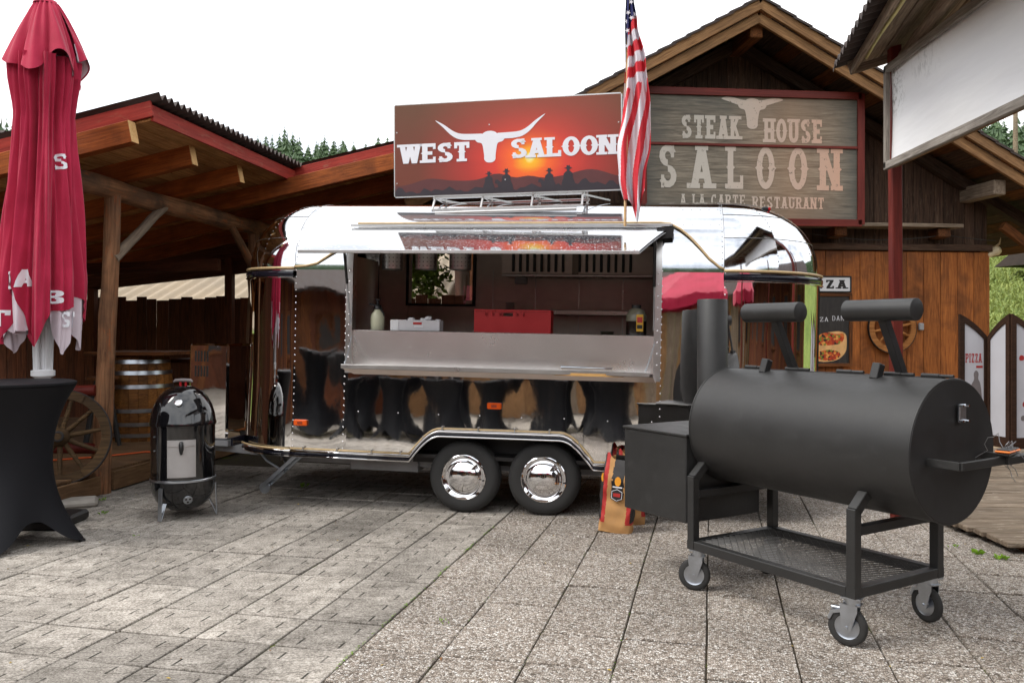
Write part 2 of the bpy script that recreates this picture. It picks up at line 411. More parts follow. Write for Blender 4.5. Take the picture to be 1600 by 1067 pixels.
def m_ground():
    k = NM('plaza_ground'); p = k.pos()
    x, y, z = k.sep(p)
    br = k.n('ShaderNodeTexBrick'); k.put(br.inputs['Vector'], k.map(p, rot=(0, 0, radians(13.1))))
    br.offset = 0; br.inputs['Scale'].default_value = 1; br.inputs['Brick Width'].default_value = .4; br.inputs['Row Height'].default_value = .4; br.inputs['Mortar Size'].default_value = .006
    br.inputs['Color1'].default_value = S(128, 120, 110); br.inputs['Color2'].default_value = S(158, 150, 140); br.inputs['Mortar'].default_value = S(62, 56, 48)
    f = k.noise(p, 60, 4, .7); earth = k.ramp(k.noise(p, 2.5, 6, .65), (.35, S(120, 100, 78)), (.65, S(176, 156, 128)))
    d = k.math('SQRT', k.math('ADD', k.math('MULTIPLY', x, x), k.math('MULTIPLY', y, y)))
    grass = k.ramp(k.noise(p, .5, 6, .7), (.35, S(62, 88, 30)), (.65, S(120, 148, 62)))
    c = k.mix(.3, br.outputs[0], k.ramp(f, (.3, S(90, 84, 76)), (.7, S(190, 182, 170))))
    c = k.mix(k.rng(y, 9.6, 9.7), c, earth)
    c = k.mix(k.rng(d, 17, 19), c, grass)
    k.set(col=c, rough=.9, spec=.2, normal=k.bump(f, .4, .01)); return k.m
def m_hill():
    k = NM('hill_meadow'); p = k.pos(); n = k.noise(p, .18, 6, .65); f = k.noise(p, 3, 5, .7)
    c = k.mix(.4, k.ramp(n, (.35, S(78, 98, 44)), (.65, S(132, 144, 76))), k.ramp(f, (.35, S(64, 84, 36)), (.65, S(138, 150, 80))))
    px_, py_, pz_ = k.sep(p); rad = k.math('SQRT', k.math('ADD', k.math('MULTIPLY', px_, px_), k.math('MULTIPLY', py_, py_)))
    c = k.mix(k.rng(rad, 64, 72), c, k.ramp(f, (.35, S(38, 54, 36)), (.65, S(72, 92, 60))))
    k.set(col=c, rough=.95, spec=.1); return k.m
def m_leaf(name, a, b, tr=.25):
    k = NM(name); v = k.obj(); n = k.noise(v, 2.2, 4, .6); f = k.noise(v, 40, 2, .5)
    k.set(col=k.ramp(k.math('ADD', k.math('MULTIPLY', n, .6), k.math('MULTIPLY', f, .4)), (.35, a), (.65, b)), rough=.6, spec=.3)
    ts = k.n('ShaderNodeBsdfTranslucent'); k.put(ts.inputs['Color'], b); mxs = k.n('ShaderNodeMixShader'); mxs.inputs[0].default_value = tr
    k.t.links.new(k.b.outputs[0], mxs.inputs[1]); k.t.links.new(ts.outputs[0], mxs.inputs[2]); k.t.links.new(mxs.outputs[0], k.out.inputs[0])
    return k.m
SLAB_A, SLAB_B, JOINT, GROUND, HILL = m_slab_plain(), m_slab_agg(), m_joint(), m_ground(), m_hill()
LEAF = m_leaf('leaf_green', S(84, 118, 46), S(170, 196, 104), .45); CORN = m_leaf('corn_leaf', S(84, 110, 48), S(160, 168, 92), .3)
CONIFER = m_leaf('conifer_needles', S(50, 70, 50), S(98, 120, 80), .1); WEED = m_leaf('weed_leaf', S(70, 110, 20), S(140, 180, 50), .3)  # conifer needles lightened to stand for haze over the distance

def m_cloth_red():
    k = NM('red_parasol_cloth'); v = k.obj(False); w = k.noise(v, 600, 2, .5); n = k.noise(v, 3, 4, .6)
    k.set(col=k.ramp(n, (.3, S(158, 22, 54)), (.7, S(184, 38, 72))), rough=.75, spec=.25, sheen=.15, normal=k.bump(k.math('ADD', k.math('MULTIPLY', w, .1), n), .25, .02)); return k.m
CLOTH_RED = m_cloth_red()
CLOTH_LIN = plain('pale_parasol_lining', S(214, 200, 208), rough=.8, var=.05)
PARASOL_AL = plain('white_aluminium', S(218, 218, 220), rough=.45, var=.03)

# ---- slab lettering (own strokes, flat quads)
def _ln(x0, y0, x1, y1, w, horiz=False):
    dx, dy = x1 - x0, y1 - y0; l = hypot(dx, dy)
    if abs(dy) > abs(dx) * .5: ox, oy = w / 2, 0
    else: ox, oy = 0, w / 2
    if ox: return [(x0 - ox, y0), (x0 + ox, y0), (x1 + ox, y1), (x1 - ox, y1)] if y1 > y0 else [(x1 - ox, y1), (x1 + ox, y1), (x0 + ox, y0), (x0 - ox, y0)]
    if x1 < x0: x0, y0, x1, y1 = x1, y1, x0, y0
    return [(x0, y0 - oy), (x1, y1 - oy), (x1, y1 + oy), (x0, y0 + oy)]
def _arc(cx, cy, rx, ry, a0, a1, w, wy=None, n=9):
    wy = wy or w * .8; out = []
    if a1 < a0: a0, a1 = a1, a0
    for i in range(n):
        a, b = radians(a0 + (a1 - a0) * i / n), radians(a0 + (a1 - a0) * (i + 1) / n)
        P = lambda t, s: (cx + (rx + s * w / 2) * cos(t), cy + (ry + s * wy / 2) * sin(t))
        out.append([P(a, -1), P(a, 1), P(b, 1), P(b, -1)])
    return out
def glyph(ch, w=.2, serif=True, spur=False):
    h = w * .72; hh = h / 2; q = []; s = []; d = []
    l = lambda *a: q.append(_ln(*a, w)); hb = lambda x0, x1, y: q.append(_ln(x0, y, x1, y, h))
    def stem(x, b=True, t=True, sp=True):
        l(x, 0, x, 1)
        if b: s.append((x, 0))
        if t: s.append((x, 1))
        if spur and sp: d.append((x, .5))
    W = .72
    if ch == 'A': q.append(_ln(.12, 0, .36, 1, w)); q.append(_ln(.60, 0, .36, 1, w)); hb(.2, .52, .3); s += [(.1, 0), (.62, 0), (.36, 1)]
    elif ch == 'B': stem(.14); hb(.14, .4, 1 - hh); hb(.14, .4, .52); hb(.14, .4, hh); q += _arc(.4, .76, .16, .24 - hh, -90, 90, w); q += _arc(.4, .26, .18, .26 - hh, -90, 90, w)
    elif ch == 'C': q += _arc(.36, .5, .25, .5 - hh, 50, 310, w, h); q.append(_ln(.53, .68, .53, 1, w * .6)); q.append(_ln(.53, 0, .53, .32, w * .6))
    elif ch == 'D': stem(.14); hb(.14, .34, 1 - hh); hb(.14, .34, hh); q += _arc(.34, .5, .24, .5 - hh, -90, 90, w, h)
    elif ch == 'E': stem(.15); hb(.15, .62, 1 - hh); hb(.15, .5, .5); hb(.15, .62, hh); q.append(_ln(.59, .7, .59, 1, w * .5)); q.append(_ln(.59, 0, .59, .3, w * .5)); W = .7
    elif ch == 'H': stem(.14); stem(.58); hb(.14, .58, .5)
    elif ch == 'I': stem(.16); W = .36
    elif ch == 'K': stem(.14); q.append(_ln(.2, .42, .56, 1, w * .9)); q.append(_ln(.6, 0, .3, .56, w * .9)); s += [(.56, 1), (.62, 0)]
    elif ch == 'L': stem(.16); hb(.16, .62, hh); q.append(_ln(.59, 0, .59, .32, w * .55)); W = .68
    elif ch == 'N': stem(.13); stem(.61); q.append([(.03, 1), (.61 - w * .5, 0), (.61 + w * .3, 0), (.03 + w, 1)]); W = .76
    elif ch == 'O':
        q += _arc(.36, .5, .25, .5 - hh, 0, 360, w, h, 20)
        if spur: d += [(.11, .5), (.61, .5)]
    elif ch == 'P': stem(.14); hb(.14, .4, 1 - hh); hb(.14, .4, .46); q += _arc(.4, .73, .18, .27 - hh, -90, 90, w)
    elif ch == 'R': stem(.14); hb(.14, .4, 1 - hh); hb(.14, .4, .48); q += _arc(.4, .74, .17, .26 - hh, -90, 90, w); q.append(_ln(.6, 0, .38, .5, w * .95)); s.append((.62, 0))
    elif ch == 'S': q += _arc(.35, .745, .22, .255 - hh, 20, 270, w, h); q += _arc(.35, .265, .23, .265 - hh, -160, 90, w, h); q.append(_ln(.53, .7, .53, 1, w * .55)); q.append(_ln(.15, 0, .15, .3, w * .55))
    elif ch == 'T': stem(.36, True, False); hb(.06, .66, 1 - hh); q.append(_ln(.08, .68, .08, 1, w * .55)); q.append(_ln(.64, .68, .64, 1, w * .55))
    elif ch == 'U': q.append(_ln(.14, .28, .14, 1, w)); q.append(_ln(.58, .28, .58, 1, w)); q += _arc(.36, .3, .22, .3 - hh, 180, 360, w, h); s += [(.14, 1), (.58, 1)]
    elif ch == 'W': W = 1.0; q.append(_ln(.3, 0, .12, 1, w)); q.append(_ln(.3, 0, .5, .95, w)); q.append(_ln(.7, 0, .5, .95, w)); q.append(_ln(.7, 0, .88, 1, w)); s += [(.12, 1), (.88, 1), (.5, .97)]
    elif ch == 'Z': hb(.08, .62, 1 - hh); hb(.08, .62, hh); q.append([(.08, h), (.08 + w * 1.1, h), (.62, 1 - h), (.62 - w * 1.1, 1 - h)]); q.append(_ln(.11, .7, .11, 1, w * .5)); q.append(_ln(.59, 0, .59, .3, w * .5)); W = .7
    elif ch == "'": q.append(_ln(.1, .7, .12, 1, w * .7)); W = .24
    elif ch == ' ': W = .42
    if serif:
        for x, y in s: 
            yy = hh * .75 if y < .5 else 1 - hh * .75; q.append(_ln(x - w * .95, yy, x + w * .95, yy, h * .75))
    for x, y in d: q.append([(x - w * .78, y), (x, y - w * .5), (x + w * .78, y), (x, y + w * .5)])
    return q, W
def text_polys(txt, w=.2, serif=True, spur=False, gap=.08):
    x = 0; out = []
    for ch in txt:
        q, W = glyph(ch, w, serif, spur)
        out += [[(a + x, b) for a, b in p] for p in q]; x += W + gap
    return out, x - gap
def text_to(mb, txt, x0, x1, z0, z1, y, w=.2, serif=True, spur=False, gap=.08, fn=None, mi=0):
    """lettering fitted into x0..x1 / z0..z1 on the plane y (facing -Y); fn warps points"""
    P, Wd = text_polys(txt, w, serif, spur, gap); k = 0
    for p in P:
        yy = y - .00012 * (k % 9); k += 1
        pts = [(x0 + (x1 - x0) * a / Wd, yy, z0 + (z1 - z0) * b) for a, b in p]
        if fn: pts = [fn(*t, .00012 * (k % 9)) for t in pts]
        mb.add(pts, [tuple(range(len(pts)))], mi)
def poly_to(mb, poly, y, mi=0, M=None):
    mb.add([(x, y, z) for x, z in poly], [tuple(range(len(poly)))], mi, M)
def smooth_poly(pts, it=2):
    for _ in range(it):
        o = []
        for i in range(len(pts)):
            a, b = pts[i], pts[(i + 1) % len(pts)]
            o.append((a[0] * .75 + b[0] * .25, a[1] * .75 + b[1] * .25)); o.append((a[0] * .25 + b[0] * .75, a[1] * .25 + b[1] * .75))
        pts = o
    return pts

# ------------------------------------------------------------------ ground, hills
def terrain(x, y):
    r = hypot(x, y)
    if r < 19: return 0.0
    t = (r - 19)
    return t * .155 + max(0, r - 78) * .115 + 1.2 * (sin(x * .045 + 1) + cos(y * .05 + .6)) * min(1, t / 40)
g = MB(); R = [0, 4, 8, 12, 19]; N = 64
g.lathe([(r, 0) for r in (.001, 6, 12, 19.5)], N)
ground = g.build('ground', GROUND, kind='structure'); ground.location.z = -.03
h = MB(); rr = [19.2, 22, 26, 32, 40, 50, 62, 76, 92, 110, 135, 160, 200]
h.grid(lambda u, v: (lambda r, a: (r * cos(a), r * sin(a), terrain(r * cos(a), r * sin(a)) - .05))(rr[int(round(u * 12))], 2 * pi * v), 12, 96)
h.build('hill', HILL, smooth=180, kind='structure')

# paving: plain grooved slabs on the left of the moss joint, exposed aggregate on the right
A0 = Vector((-.8165, 3.648, 0)); D1 = Vector((.2261, .9741, 0)); E1 = Vector((.9741, -.2261, 0)); PYAW = atan2(-.2261, .9741)
jt = MB(); jt.box((0, 0, 0), (17.5, 15.5, .02)); 
jo = jt.build('paving_bed', JOINT, kind='structure'); jo.matrix_world = Matrix.Translation((.9, 2.3, -.022)) @ Matrix.Rotation(PYAW, 4, 'Z')
def paving(name, mat, size, sign, off, sizey):
    root = empty(name, A0, PYAW, kind='structure')
    gap = .012 if sign < 0 else .008; cand = []
    for i in range(0, 26):
        for j in range(-16, 22):
            cx = sign * (i + .5) * size; cyy = off + (j + .5) * sizey
            P = A0 + E1 * cx + D1 * cyy
            if P.y < -6.5 or P.y > 9.6 or abs(P.x) > 8.2: continue
            vis = P.y > 2.6 and abs(P.x) < P.y * .66 + .8
            cand.append(((0 if vis else 1, P.length), cx, cyy))
    cand.sort()
    gy = gap + .005; me = MB().box((0, 0, -.02), (size - gap, sizey - gy, .04), bev=.004).mesh('slab', mat)
    rest = MB()
    for n_, (k_, cx, cyy) in enumerate(cand):
        M = Matrix.Translation((cx + jit(.002), cyy + jit(.002), jit(.003))) @ Matrix.Rotation(jit(.008), 4, 'X') @ Matrix.Rotation(jit(.008), 4, 'Y') @ Matrix.Rotation(random.choice((0, 0, 0, pi)) + jit(.004), 4, 'Z')
        if n_ < 300:
            o = bpy.data.objects.new('slab', me); COL.objects.link(o); o.parent = root; o.matrix_local = M
        else: rest.box((0, 0, -.02), (size - gap, sizey - gy, .04), M, .004)
    if rest.v: rest.build('slab_field', mat, root, kind='stuff')
paving('grooved_paving', SLAB_A, .424, -1, -.004, .372)
paving('aggregate_paving', SLAB_B, .40, 1, .0226, .40)

# moss and weeds along the joint between the two pavings, stuff
mo = MB(); random.seed(3)
for i in range(420):
    a = random.random(); s_ = random.choice((-.3, .3, .45, .8, 1.2, 1.7, 2.3, 2.8)) + random.gauss(0, .1)
    line = random.choice((0, 0, 0, 0, .4, .8, 1.2)); P = A0 + D1 * s_ + E1 * (line + jit(.008))
    r = random.uniform(.003, .009) * (1 if line == 0 else .6)
    mo.add([P + Vector((jit(r), jit(r), .004 + random.uniform(0, r))) for _ in range(4)], [(0, 1, 2), (1, 2, 3), (0, 2, 3)])
mo.build('joint_moss', WEED, label='moss tufts in the joint between the two pavings', kind='stuff')
# ------------------------------------------------------------------ food trailer (local: x along the side, y into the depth, z up)
TL, TR_, TW, RL, RR_ = -1.82, 1.715, 2.1, .66, .83
ZB, ZG, ZH = .437, 1.98, .67
T = empty('food_trailer', (-.083, 6.95, 0), radians(-10), radians(1.1), 'polished mirror-metal food trailer with open serving hatch and tandem wheels', 'trailer')
def out_front(s): return (s, 0.0, s, TW / 2)
def out_corner(side, a):      # a 0..1 from the front seam round to the end wall
    R = RR_ if side > 0 else RL; c = TR_ if side > 0 else TL
    t = a * pi / 2
    return (c + side * R * sin(t), R - R * cos(t), c, TW / 2)
def mirror_back(o): return (o[0], TW - o[1], o[2], TW - o[3])
def shell(o, psi):
    i = 1 - cos(psi) ** .9 if psi < pi / 2 - 1e-6 else 1.0
    return (o[0] + (o[2] - o[0]) * i, o[1] + (o[3] - o[1]) * i, ZG + ZH * sin(psi) ** .9)
def wall_piece(name, of, a, b, z0, z1, n, mat=MIRROR, back=False, nz_=12):
    m = MB()
    def fn(u, v):
        o = of(a + (b - a) * u); o = mirror_back(o) if back else o
        z = z0 + (z1 - z0) * v; d = Vector((o[0] - o[2], o[1] - o[3])).normalized() * max(0, 1.13 - z) * .030
        return (o[0] + d.x, o[1] + d.y, z)
    m.grid(fn, n, nz_)
    if back: m.f = [f[::-1] for f in m.f]
    return m.build(name, mat, T, smooth=180)
def roof_piece(name, of, a, b, p0, p1, n, np_, back=False, flip=False):
    m = MB()
    def fn(u, v):
        o = of(a + (b - a) * u); o = mirror_back(o) if back else o
        return shell(o, radians(p0 + (p1 - p0) * v))
    m.grid(fn, n, np_)
    if back != flip: m.f = [f[::-1] for f in m.f]
    return m.build(name, MIRROR_RF, T, smooth=180)
WL, WR = -1.33, 1.215                     # serving opening
# front wall
wall_piece('side_panel', out_front, TL, WL, ZB, ZG, 8)
wall_piece('side_panel', out_front, WR, TR_, ZB, ZG, 8)
arch = [(-.778, ZB)]
for i in range(9):
    t = i / 8; arch.append((-.778 + .263 * t, ZB + .217 * sin(t * pi / 2) ** 1.0))
for i in range(9):
    t = i / 8; arch.append((.462 + .275 * t, ZB + .222 * cos(t * pi / 2)))
low = [(WL, ZB)] + arch + [(WR, ZB), (WR, 1.13), (WL, 1.13)]
m = MB(); m.prism(low, -.004, .014)
for p in m.v: p.y -= max(0, 1.13 - p.z) * .030          # the lower skirt leans out a little
m.build('lower_side_panel', MIRROR, T)
# corners, ends and back
for sd in (-1, 1):
    of = lambda a, sd=sd: out_corner(sd, a)
    for bk in (False, True):
        w_ = wall_piece('corner_panel', of, 0, 1, ZB, ZG, 14, back=bk)
    R = RR_ if sd > 0 else RL; c = (TR_ + RR_) if sd > 0 else (TL - RL)
    MB().grid(lambda u, v: (c, R + (TW - 2 * R) * u, ZB + (ZG - ZB) * v), 6, 6).build('end_panel', MIRROR, T)
BW0, BW1, BWZ = -1.42, -.70, 1.76       # rear window
wall_piece('rear_panel', out_front, TL, BW0, ZB, ZG, 4, back=True)
wall_piece('rear_panel', out_front, BW1, TR_, ZB, ZG, 10, back=True)
wall_piece('rear_panel', out_front, BW0, BW1, ZB, BWZ, 4, back=True)
# roof: shell lower band beside the hatch, upper bands, gores of the end domes
HP = 29
roof_piece('roof_band', out_front, TL, WL, 0, HP, 6, 8)
roof_piece('roof_band', out_front, WR, TR_, 0, HP, 6, 8)
for a, b in ((TL, -.64), (-.64, .54), (.54, TR_)): roof_piece('roof_panel', out_front, a, b, HP, 90, 8, 16)
roof_piece('roof_band', out_front, TL, BW0, 0, 27, 4, 8, back=True); roof_piece('roof_band', out_front, BW1, TR_, 0, 27, 8, 8, back=True)
for a, b in ((TL, -.64), (-.64, .54), (.54, TR_)): roof_piece('roof_panel', out_front, a, b, 27 if a < -1 else 27, 90, 8, 16, back=True)
for sd in (-1, 1):
    of = lambda a, sd=sd: out_corner(sd, a)
    for bk in (False, True):
        for g0, g1 in ((0, .34), (.34, .67), (.67, 1)):
            roof_piece('dome_gore', of, g0, g1, 0, 90, 6, 16, back=bk)
    R = RR_ if sd > 0 else RL; c = (TR_ + RR_) if sd > 0 else (TL - RL); sk = TR_ if sd > 0 else TL
    m = MB(); m.grid(lambda u, v: shell((c, R + (TW - 2 * R) * u, sk, TW / 2), radians(90 * v)), 4, 16); m.build('dome_gore', MIRROR_RF, T, smooth=180)
# rivets: rows on the seams
RIV_D = plain('dull_rivet', S(120, 118, 116), .35, metal=1)
def rivets(pts, name='rivet_row', mat=CHROME):
    m = MB(); 
    for p, nrm in pts:
        p = Vector(p); n_ = Vector(nrm).normalized(); A = axes(n_, (0, 0, 1) if abs(n_.z) < .9 else (1, 0, 0))
        r = .0062; vv = [p + A @ Vector((.004, 0, 0))] + [p + A @ Vector((-.001, r * cos(2 * pi * k / 6), r * sin(2 * pi * k / 6))) for k in range(6)]
        m.add(vv, [(0, 1 + k, 1 + (k + 1) % 6) for k in range(6)])
    return m.build(name, mat, T, smooth=60, kind='stuff')
def seam_roof(o, p0, p1, n):
    L_ = []
    for i in range(n):
        ps = radians(p0 + (p1 - p0) * i / (n - 1)); p = Vector(shell(o, ps)); nr = p - Vector((o[2], o[3], ZG - .2)); L_.append((p, nr))
    return L_
for s_ in (TL, TR_): rivets([((s_ + .012, -.001 - max(0, 1.13 - (ZB + .05 + i * .055)) * .030, ZB + .05 + i * .055), (0, -1, 0)) for i in range(28)])
for s_ in (WL - .03, WR + .03): rivets([((s_, -.006 - max(0, 1.13 - (ZB + .05 + i * .06)) * .030, ZB + .05 + i * .06), (0, -1, 0)) for i in range(26)])
rivets([((WL + .1 + i * .115, -.016, .80 + .004 * sin(i)), (0, -1, 0)) for i in range(0, 22, 3)])
for s_ in (TL + .015, TR_ - .015): rivets(seam_roof(out_front(s_), 0, 88, 24), mat=RIV_D)
for ps in (33, 52): 
    o_ = []
    for i in range(5): 
        p = shell(out_front(1.4 + i * .07), radians(ps)); o_.append((p, Vector(p) - Vector((p[0], TW / 2, ZG - .2))))
    rivets(o_, mat=RIV_D)
for sd in (-1, 1):
    for a in (.34, .67, .98): rivets(seam_roof(out_corner(sd, a), 3, 80, 22), mat=RIV_D)
    for ps in (22, 44, 64):
        o_ = []
        for i in range(16):
            oc = out_corner(sd, i / 15); p = Vector(shell(oc, radians(ps))); o_.append((p, p - Vector((oc[2], oc[3], ZG - .2))))
        rivets(o_, mat=RIV_D)
# seam overlap strips on the domes
for sd in (-1, 1):
    for ps in (22, 44, 64):
        m = MB(); m.tube([Vector(shell(out_corner(sd, i / 15), radians(ps))) for i in range(16)], .0028, 5); m.build('seam_strip', RIV_D, T, smooth=60)
    m = MB(); m.tube([Vector(shell(out_front(TR_ if sd > 0 else TL), radians(p))) for p in range(0, 90, 5)], .0028, 5); m.build('seam_strip', RIV_D, T, smooth=60)
# black gutter over the corners, chrome trim below, rope lights
def band(name, of, a, b, z, hgt, outw, mat, n=16, base=0):
    m = MB()
    prof = [(0, -hgt / 2), (outw * .8, -hgt / 2), (outw, -hgt / 4), (outw, hgt / 4), (outw * .8, hgt / 2), (0, hgt / 2)]
    def fn(u, v):
        o = of(a + (b - a) * u); d = Vector((o[0] - o[2], o[1] - o[3], 0)); 
        o2 = of(a + (b - a) * u + 1e-3); o1 = of(a + (b - a) * u - 1e-3); tg = Vector((o2[0] - o1[0], o2[1] - o1[1], 0)).normalized(); nr = Vector((tg.y, -tg.x, 0))
        if nr.dot(d) < 0: nr = -nr
        q = prof[int(round(v * 5))]; return (o[0] + nr.x * (q[0] + .001 + base), o[1] + nr.y * (q[0] + .001 + base), z + q[1])
    m.grid(fn, n, 5); return m.build(name, mat, T, smooth=40)
for sd in (-1, 1):
    of = lambda a, sd=sd: out_corner(sd, a)
    band('gutter', of, 0, 1, ZG - .035, .05, .035, TRIM_BLK); band('gutter_edge', of, 0, 1, ZG - .066, .01, .038, CHROME)
    band('bottom_trim', of, 0, 1, ZB + .012, .018, .03, CHROME, base=.018); band('bottom_trim', of, 0, 1, ZB - .008, .02, .026, TRIM_BLK, base=.018); band('bottom_trim', of, 0, 1, ZB - .028, .014, .03, CHROME, base=.018)
    m = MB(); m.tube([(lambda o: (o[0] + (o[0] - o[2]) * .03, o[1] + (o[1] - TW / 2) * .02 - .005, ZG + .012))(out_corner(sd, i / 14)) for i in range(15)], .011, 8); m.build('rope_light', ROPE, T, smooth=180)
    m = MB(); m.tube([(lambda o: (o[0] + (o[0] - o[2]) * .08, o[1] + (o[1] - TW / 2) * .045 - .005, ZB + .032))(out_corner(sd, i / 14)) for i in range(15)], .009, 8); m.build('rope_light', ROPE, T, smooth=180)
path = [(TL, ZB)] + arch + [(TR_, ZB)]
def trim(name, dz, r, mat, y):
    m = MB(); n_ = len(path); pts = []
    for i, (x, z) in enumerate(path):
        pts.append((x, y, z + dz))
    m.tube(pts, r, 8); m.build(name, mat, T, smooth=180)
trim('bottom_trim', .012, .009, CHROME, -.044); trim('bottom_trim', -.008, .011, TRIM_BLK, -.038); trim('bottom_trim', -.028, .008, CHROME, -.044)
trim('rope_light', .034, .009, ROPE, -.034)
m = MB()
for i, (x, z) in enumerate([(-1.7, ZB), (-1.4, ZB), (-1.1, ZB), (-.85, ZB), (-.66, ZB + .13), (-.5, ZB + .215), (-.2, ZB + .218), (.1, ZB + .22), (.38, ZB + .222), (.62, ZB + .13), (.95, ZB), (1.25, ZB), (1.55, ZB)]):
    m.box((x, -.040, z + .04), (.008, .02, .034))
m.build('rope_clip', STEEL, T, kind='stuff')
# arch lining behind the trim (depth of the wheel well)
m = MB(); m.grid(lambda u, v: (path[1 + int(round(u * (len(arch) - 1)))][0], .02 + .3 * v, path[1 + int(round(u * (len(arch) - 1)))][1] - .004), len(arch) - 1, 1); m.build('wheel_well', DARKMET, T, smooth=60)
MB().box((0, .34, .52), (1.7, .02, .34)).build('wheel_well', DARKMET, T)
# roof rope light above the hatch
pts = [shell(out_front(s_), radians(34)) for s_ in (-1.32, -.9, -.45, 0, .45, .9, 1.22)] + [shell(out_front(a), radians(p)) for a, p in ((1.30, 33), (1.38, 28), (1.45, 22), (1.52, 15), (1.60, 7), (1.68, 2), (1.715, 1))]
pts = [(x, y - .012, z + .008) for x, y, z in pts]
m = MB(); m.tube(pts, .010, 8); m.build('rope_light', ROPE, T, smooth=180)
m = MB(); m.tube([(x, y - .01, z + .006) for x, y, z in (shell(out_front(a), radians(p)) for a, p in ((-1.82, 1), (-1.72, 1.5), (-1.62, 3), (-1.5, 9), (-1.38, 15)))], .010, 8); m.build('rope_light', ROPE, T, smooth=180)
# serving opening: frame
for s_ in (WL, WR):
    m = MB(); sg = -1 if s_ < 0 else 1
    pr = [(0, z) for z in (1.12, 1.4, 1.7, ZG)] + [(shell(out_front(0), radians(p))[1], shell(out_front(0), radians(p))[2]) for p in (6, 12, 18, 24, 29)]
    m.grid(lambda u, v: (s_ + sg * .022 * (1 - 2 * v) if False else s_ - sg * .028 + sg * .056 * v, pr[int(round(u * 8))][0] - .006, pr[int(round(u * 8))][1]), 8, 1)
    if True: m.f = [f for f in m.f]
    m.build('opening_frame', STEEL, T, smooth=60)
    m = MB(); m.grid(lambda u, v: (s_ - sg * .028, pr[int(round(u * 8))][0] - .006 + .09 * v, pr[int(round(u * 8))][1] - .01 * v), 8, 1); m.build('opening_frame', STEEL, T, smooth=60)
    rivets([((s_, pr_[0] - .008, pr_[1]), (0, -1, .1)) for pr_ in [(0, 1.25 + .09 * i) for i in range(9)]])
# hatch propped open
hb_ = Vector((0, .10, 2.345)); hf = Vector((0, -.50, 2.10))
m = MB()
def hatch(u, v):
    s0, s1 = -1.36 + (-1.56 + 1.36) * v, 1.30 + (1.075 - 1.30) * v
    bul = .008 * sin(pi * v)
    return (s0 + (s1 - s0) * u, hb_.y + (hf.y - hb_.y) * v - bul * .3, hb_.z + (hf.z - hb_.z) * v + bul)
m.grid(lambda u, v: hatch(1 - u, v), 24, 10); m.build('hatch', WETMIR, T, smooth=180)
m = MB(); m.grid(lambda u, v: (lambda p: (p[0], p[1] + .006, p[2] - .022))(hatch(u, v)), 12, 8); m.build('hatch_lining', WHITE, T, smooth=180)  # underside made white instead of metal, to bounce light into the interior
MB().bar((-1.57, -.503, 2.088), (1.08, -.503, 2.088), .02, .026).build('hatch_edge', STEEL, T)
MB().bar((-1.36, .095, 2.362), (1.32, .095, 2.362), .03, .016).build('hatch_hinge', STEEL, T)
MB().prism([(0, 0), (.16, .02), (.17, .10), (.04, .10)], .06, .12, Matrix.Translation((1.16, -.04, 2.235))).build('hatch_bracket', DARKMET, T)
rivets([((-1.5 + i * .125, -.46, 2.128), (0, -.4, 1)) for i in range(21)])
for s_ in (WL + .015, WR - .03):
    p0 = Vector((s_, .0, 1.52)); p1 = Vector((s_ - .0, -.2, 2.20)); pm = p0.lerp(p1, .5)
    m = MB(); m.tube([p0, pm], .006, 8); st_ = m.build('gas_strut', GALV, T, smooth=60)
    m = MB(); m.tube([pm, p1], .012, 8); m.build('strut_sleeve', PLASTIC_BLK, st_, smooth=60)
# counter: upright stainless front, fold-down shelf with lip, apron, chains
MB().box((-.057, .02, 1.325), (2.51, .012, .30)).build('counter_front', STEEL_IN, T)
MB().bar((-1.32, .10, 1.474), (1.205, .10, 1.474), .17, .010).build('counter_top', STEEL_IN, T)
MB().box((-.06, -.14, 1.178), (2.45, .30, .010)).build('serving_shelf', STEEL_IN, T)
MB().box((-.055, -.305, 1.188), (2.44, .018, .034), bev=.003).build('shelf_lip', STEEL, T)
m = MB(); m.grid(lambda u, v: (-1.27 + 2.46 * u + (.02 * u) * v, -.29 + .26 * v, 1.168 - .055 * v), 8, 1); m.build('shelf_apron', STEEL_WALL, T)
for s_, s2 in ((WL + .03, -1.25), (WR - .02, 1.13)):
    m = MB(); p0 = Vector((s_, -.01, 1.43)); p1 = Vector((s2, -.30, 1.208)); n_ = 17
    for i in range(n_):
        a = p0.lerp(p1, i / n_); b = p0.lerp(p1, (i + 1) / n_); sag = Vector((0, 0, -.02 * sin(pi * (i + .5) / n_)))
        c = (a + b) / 2 + sag; d = (b - a).normalized(); up = Vector((1, 0, 0)) if i % 2 else d.cross(Vector((1, 0, 0)))
        w_ = (up - d * up.dot(d)).normalized()
        m.tube([c + d * .013 * cos(t) + w_ * .006 * sin(t) for t in [k * pi / 4 for k in range(8)]], .0017, 4, closed=True)
    m.build('shelf_chain', GALV, T, smooth=60)
# interior
MB().box((-.05, 1.0, .78), (3.5, 1.94, .02)).build('floor', LAMP_IN, T)
MB().box((TL + .06, 1.0, 1.45), (.02, 1.9, 1.5)).build('inner_wall', STEEL_WALL, T)
MB().box((TR_ - .09, 1.0, 1.45), (.02, 1.9, 1.5)).build('inner_wall', STEEL_WALL, T)
m = MB(); yb = 1.985
m.box(((TL + BW0) / 2 + .03, yb, 1.5), (BW0 - TL - .08, .02, 1.6)); m.box(((BW1 + TR_) / 2 - .05, yb, 1.5), (TR_ - BW1 - .12, .02, 1.6)); m.box(((BW0 + BW1) / 2, yb, 1.27), (BW1 - BW0 + .01, .018, .97))
m.build('inner_back_wall', STEEL_WALL, T)
m = MB(); m.grid(lambda u, v: (TL + .05 + (TR_ - TL - .12) * u, .12 + 1.86 * v, 2.30 + .26 * sin(pi * (.03 + .94 * v))), 6, 10); m.build('inner_ceiling', LAMP_IN, T, smooth=180)
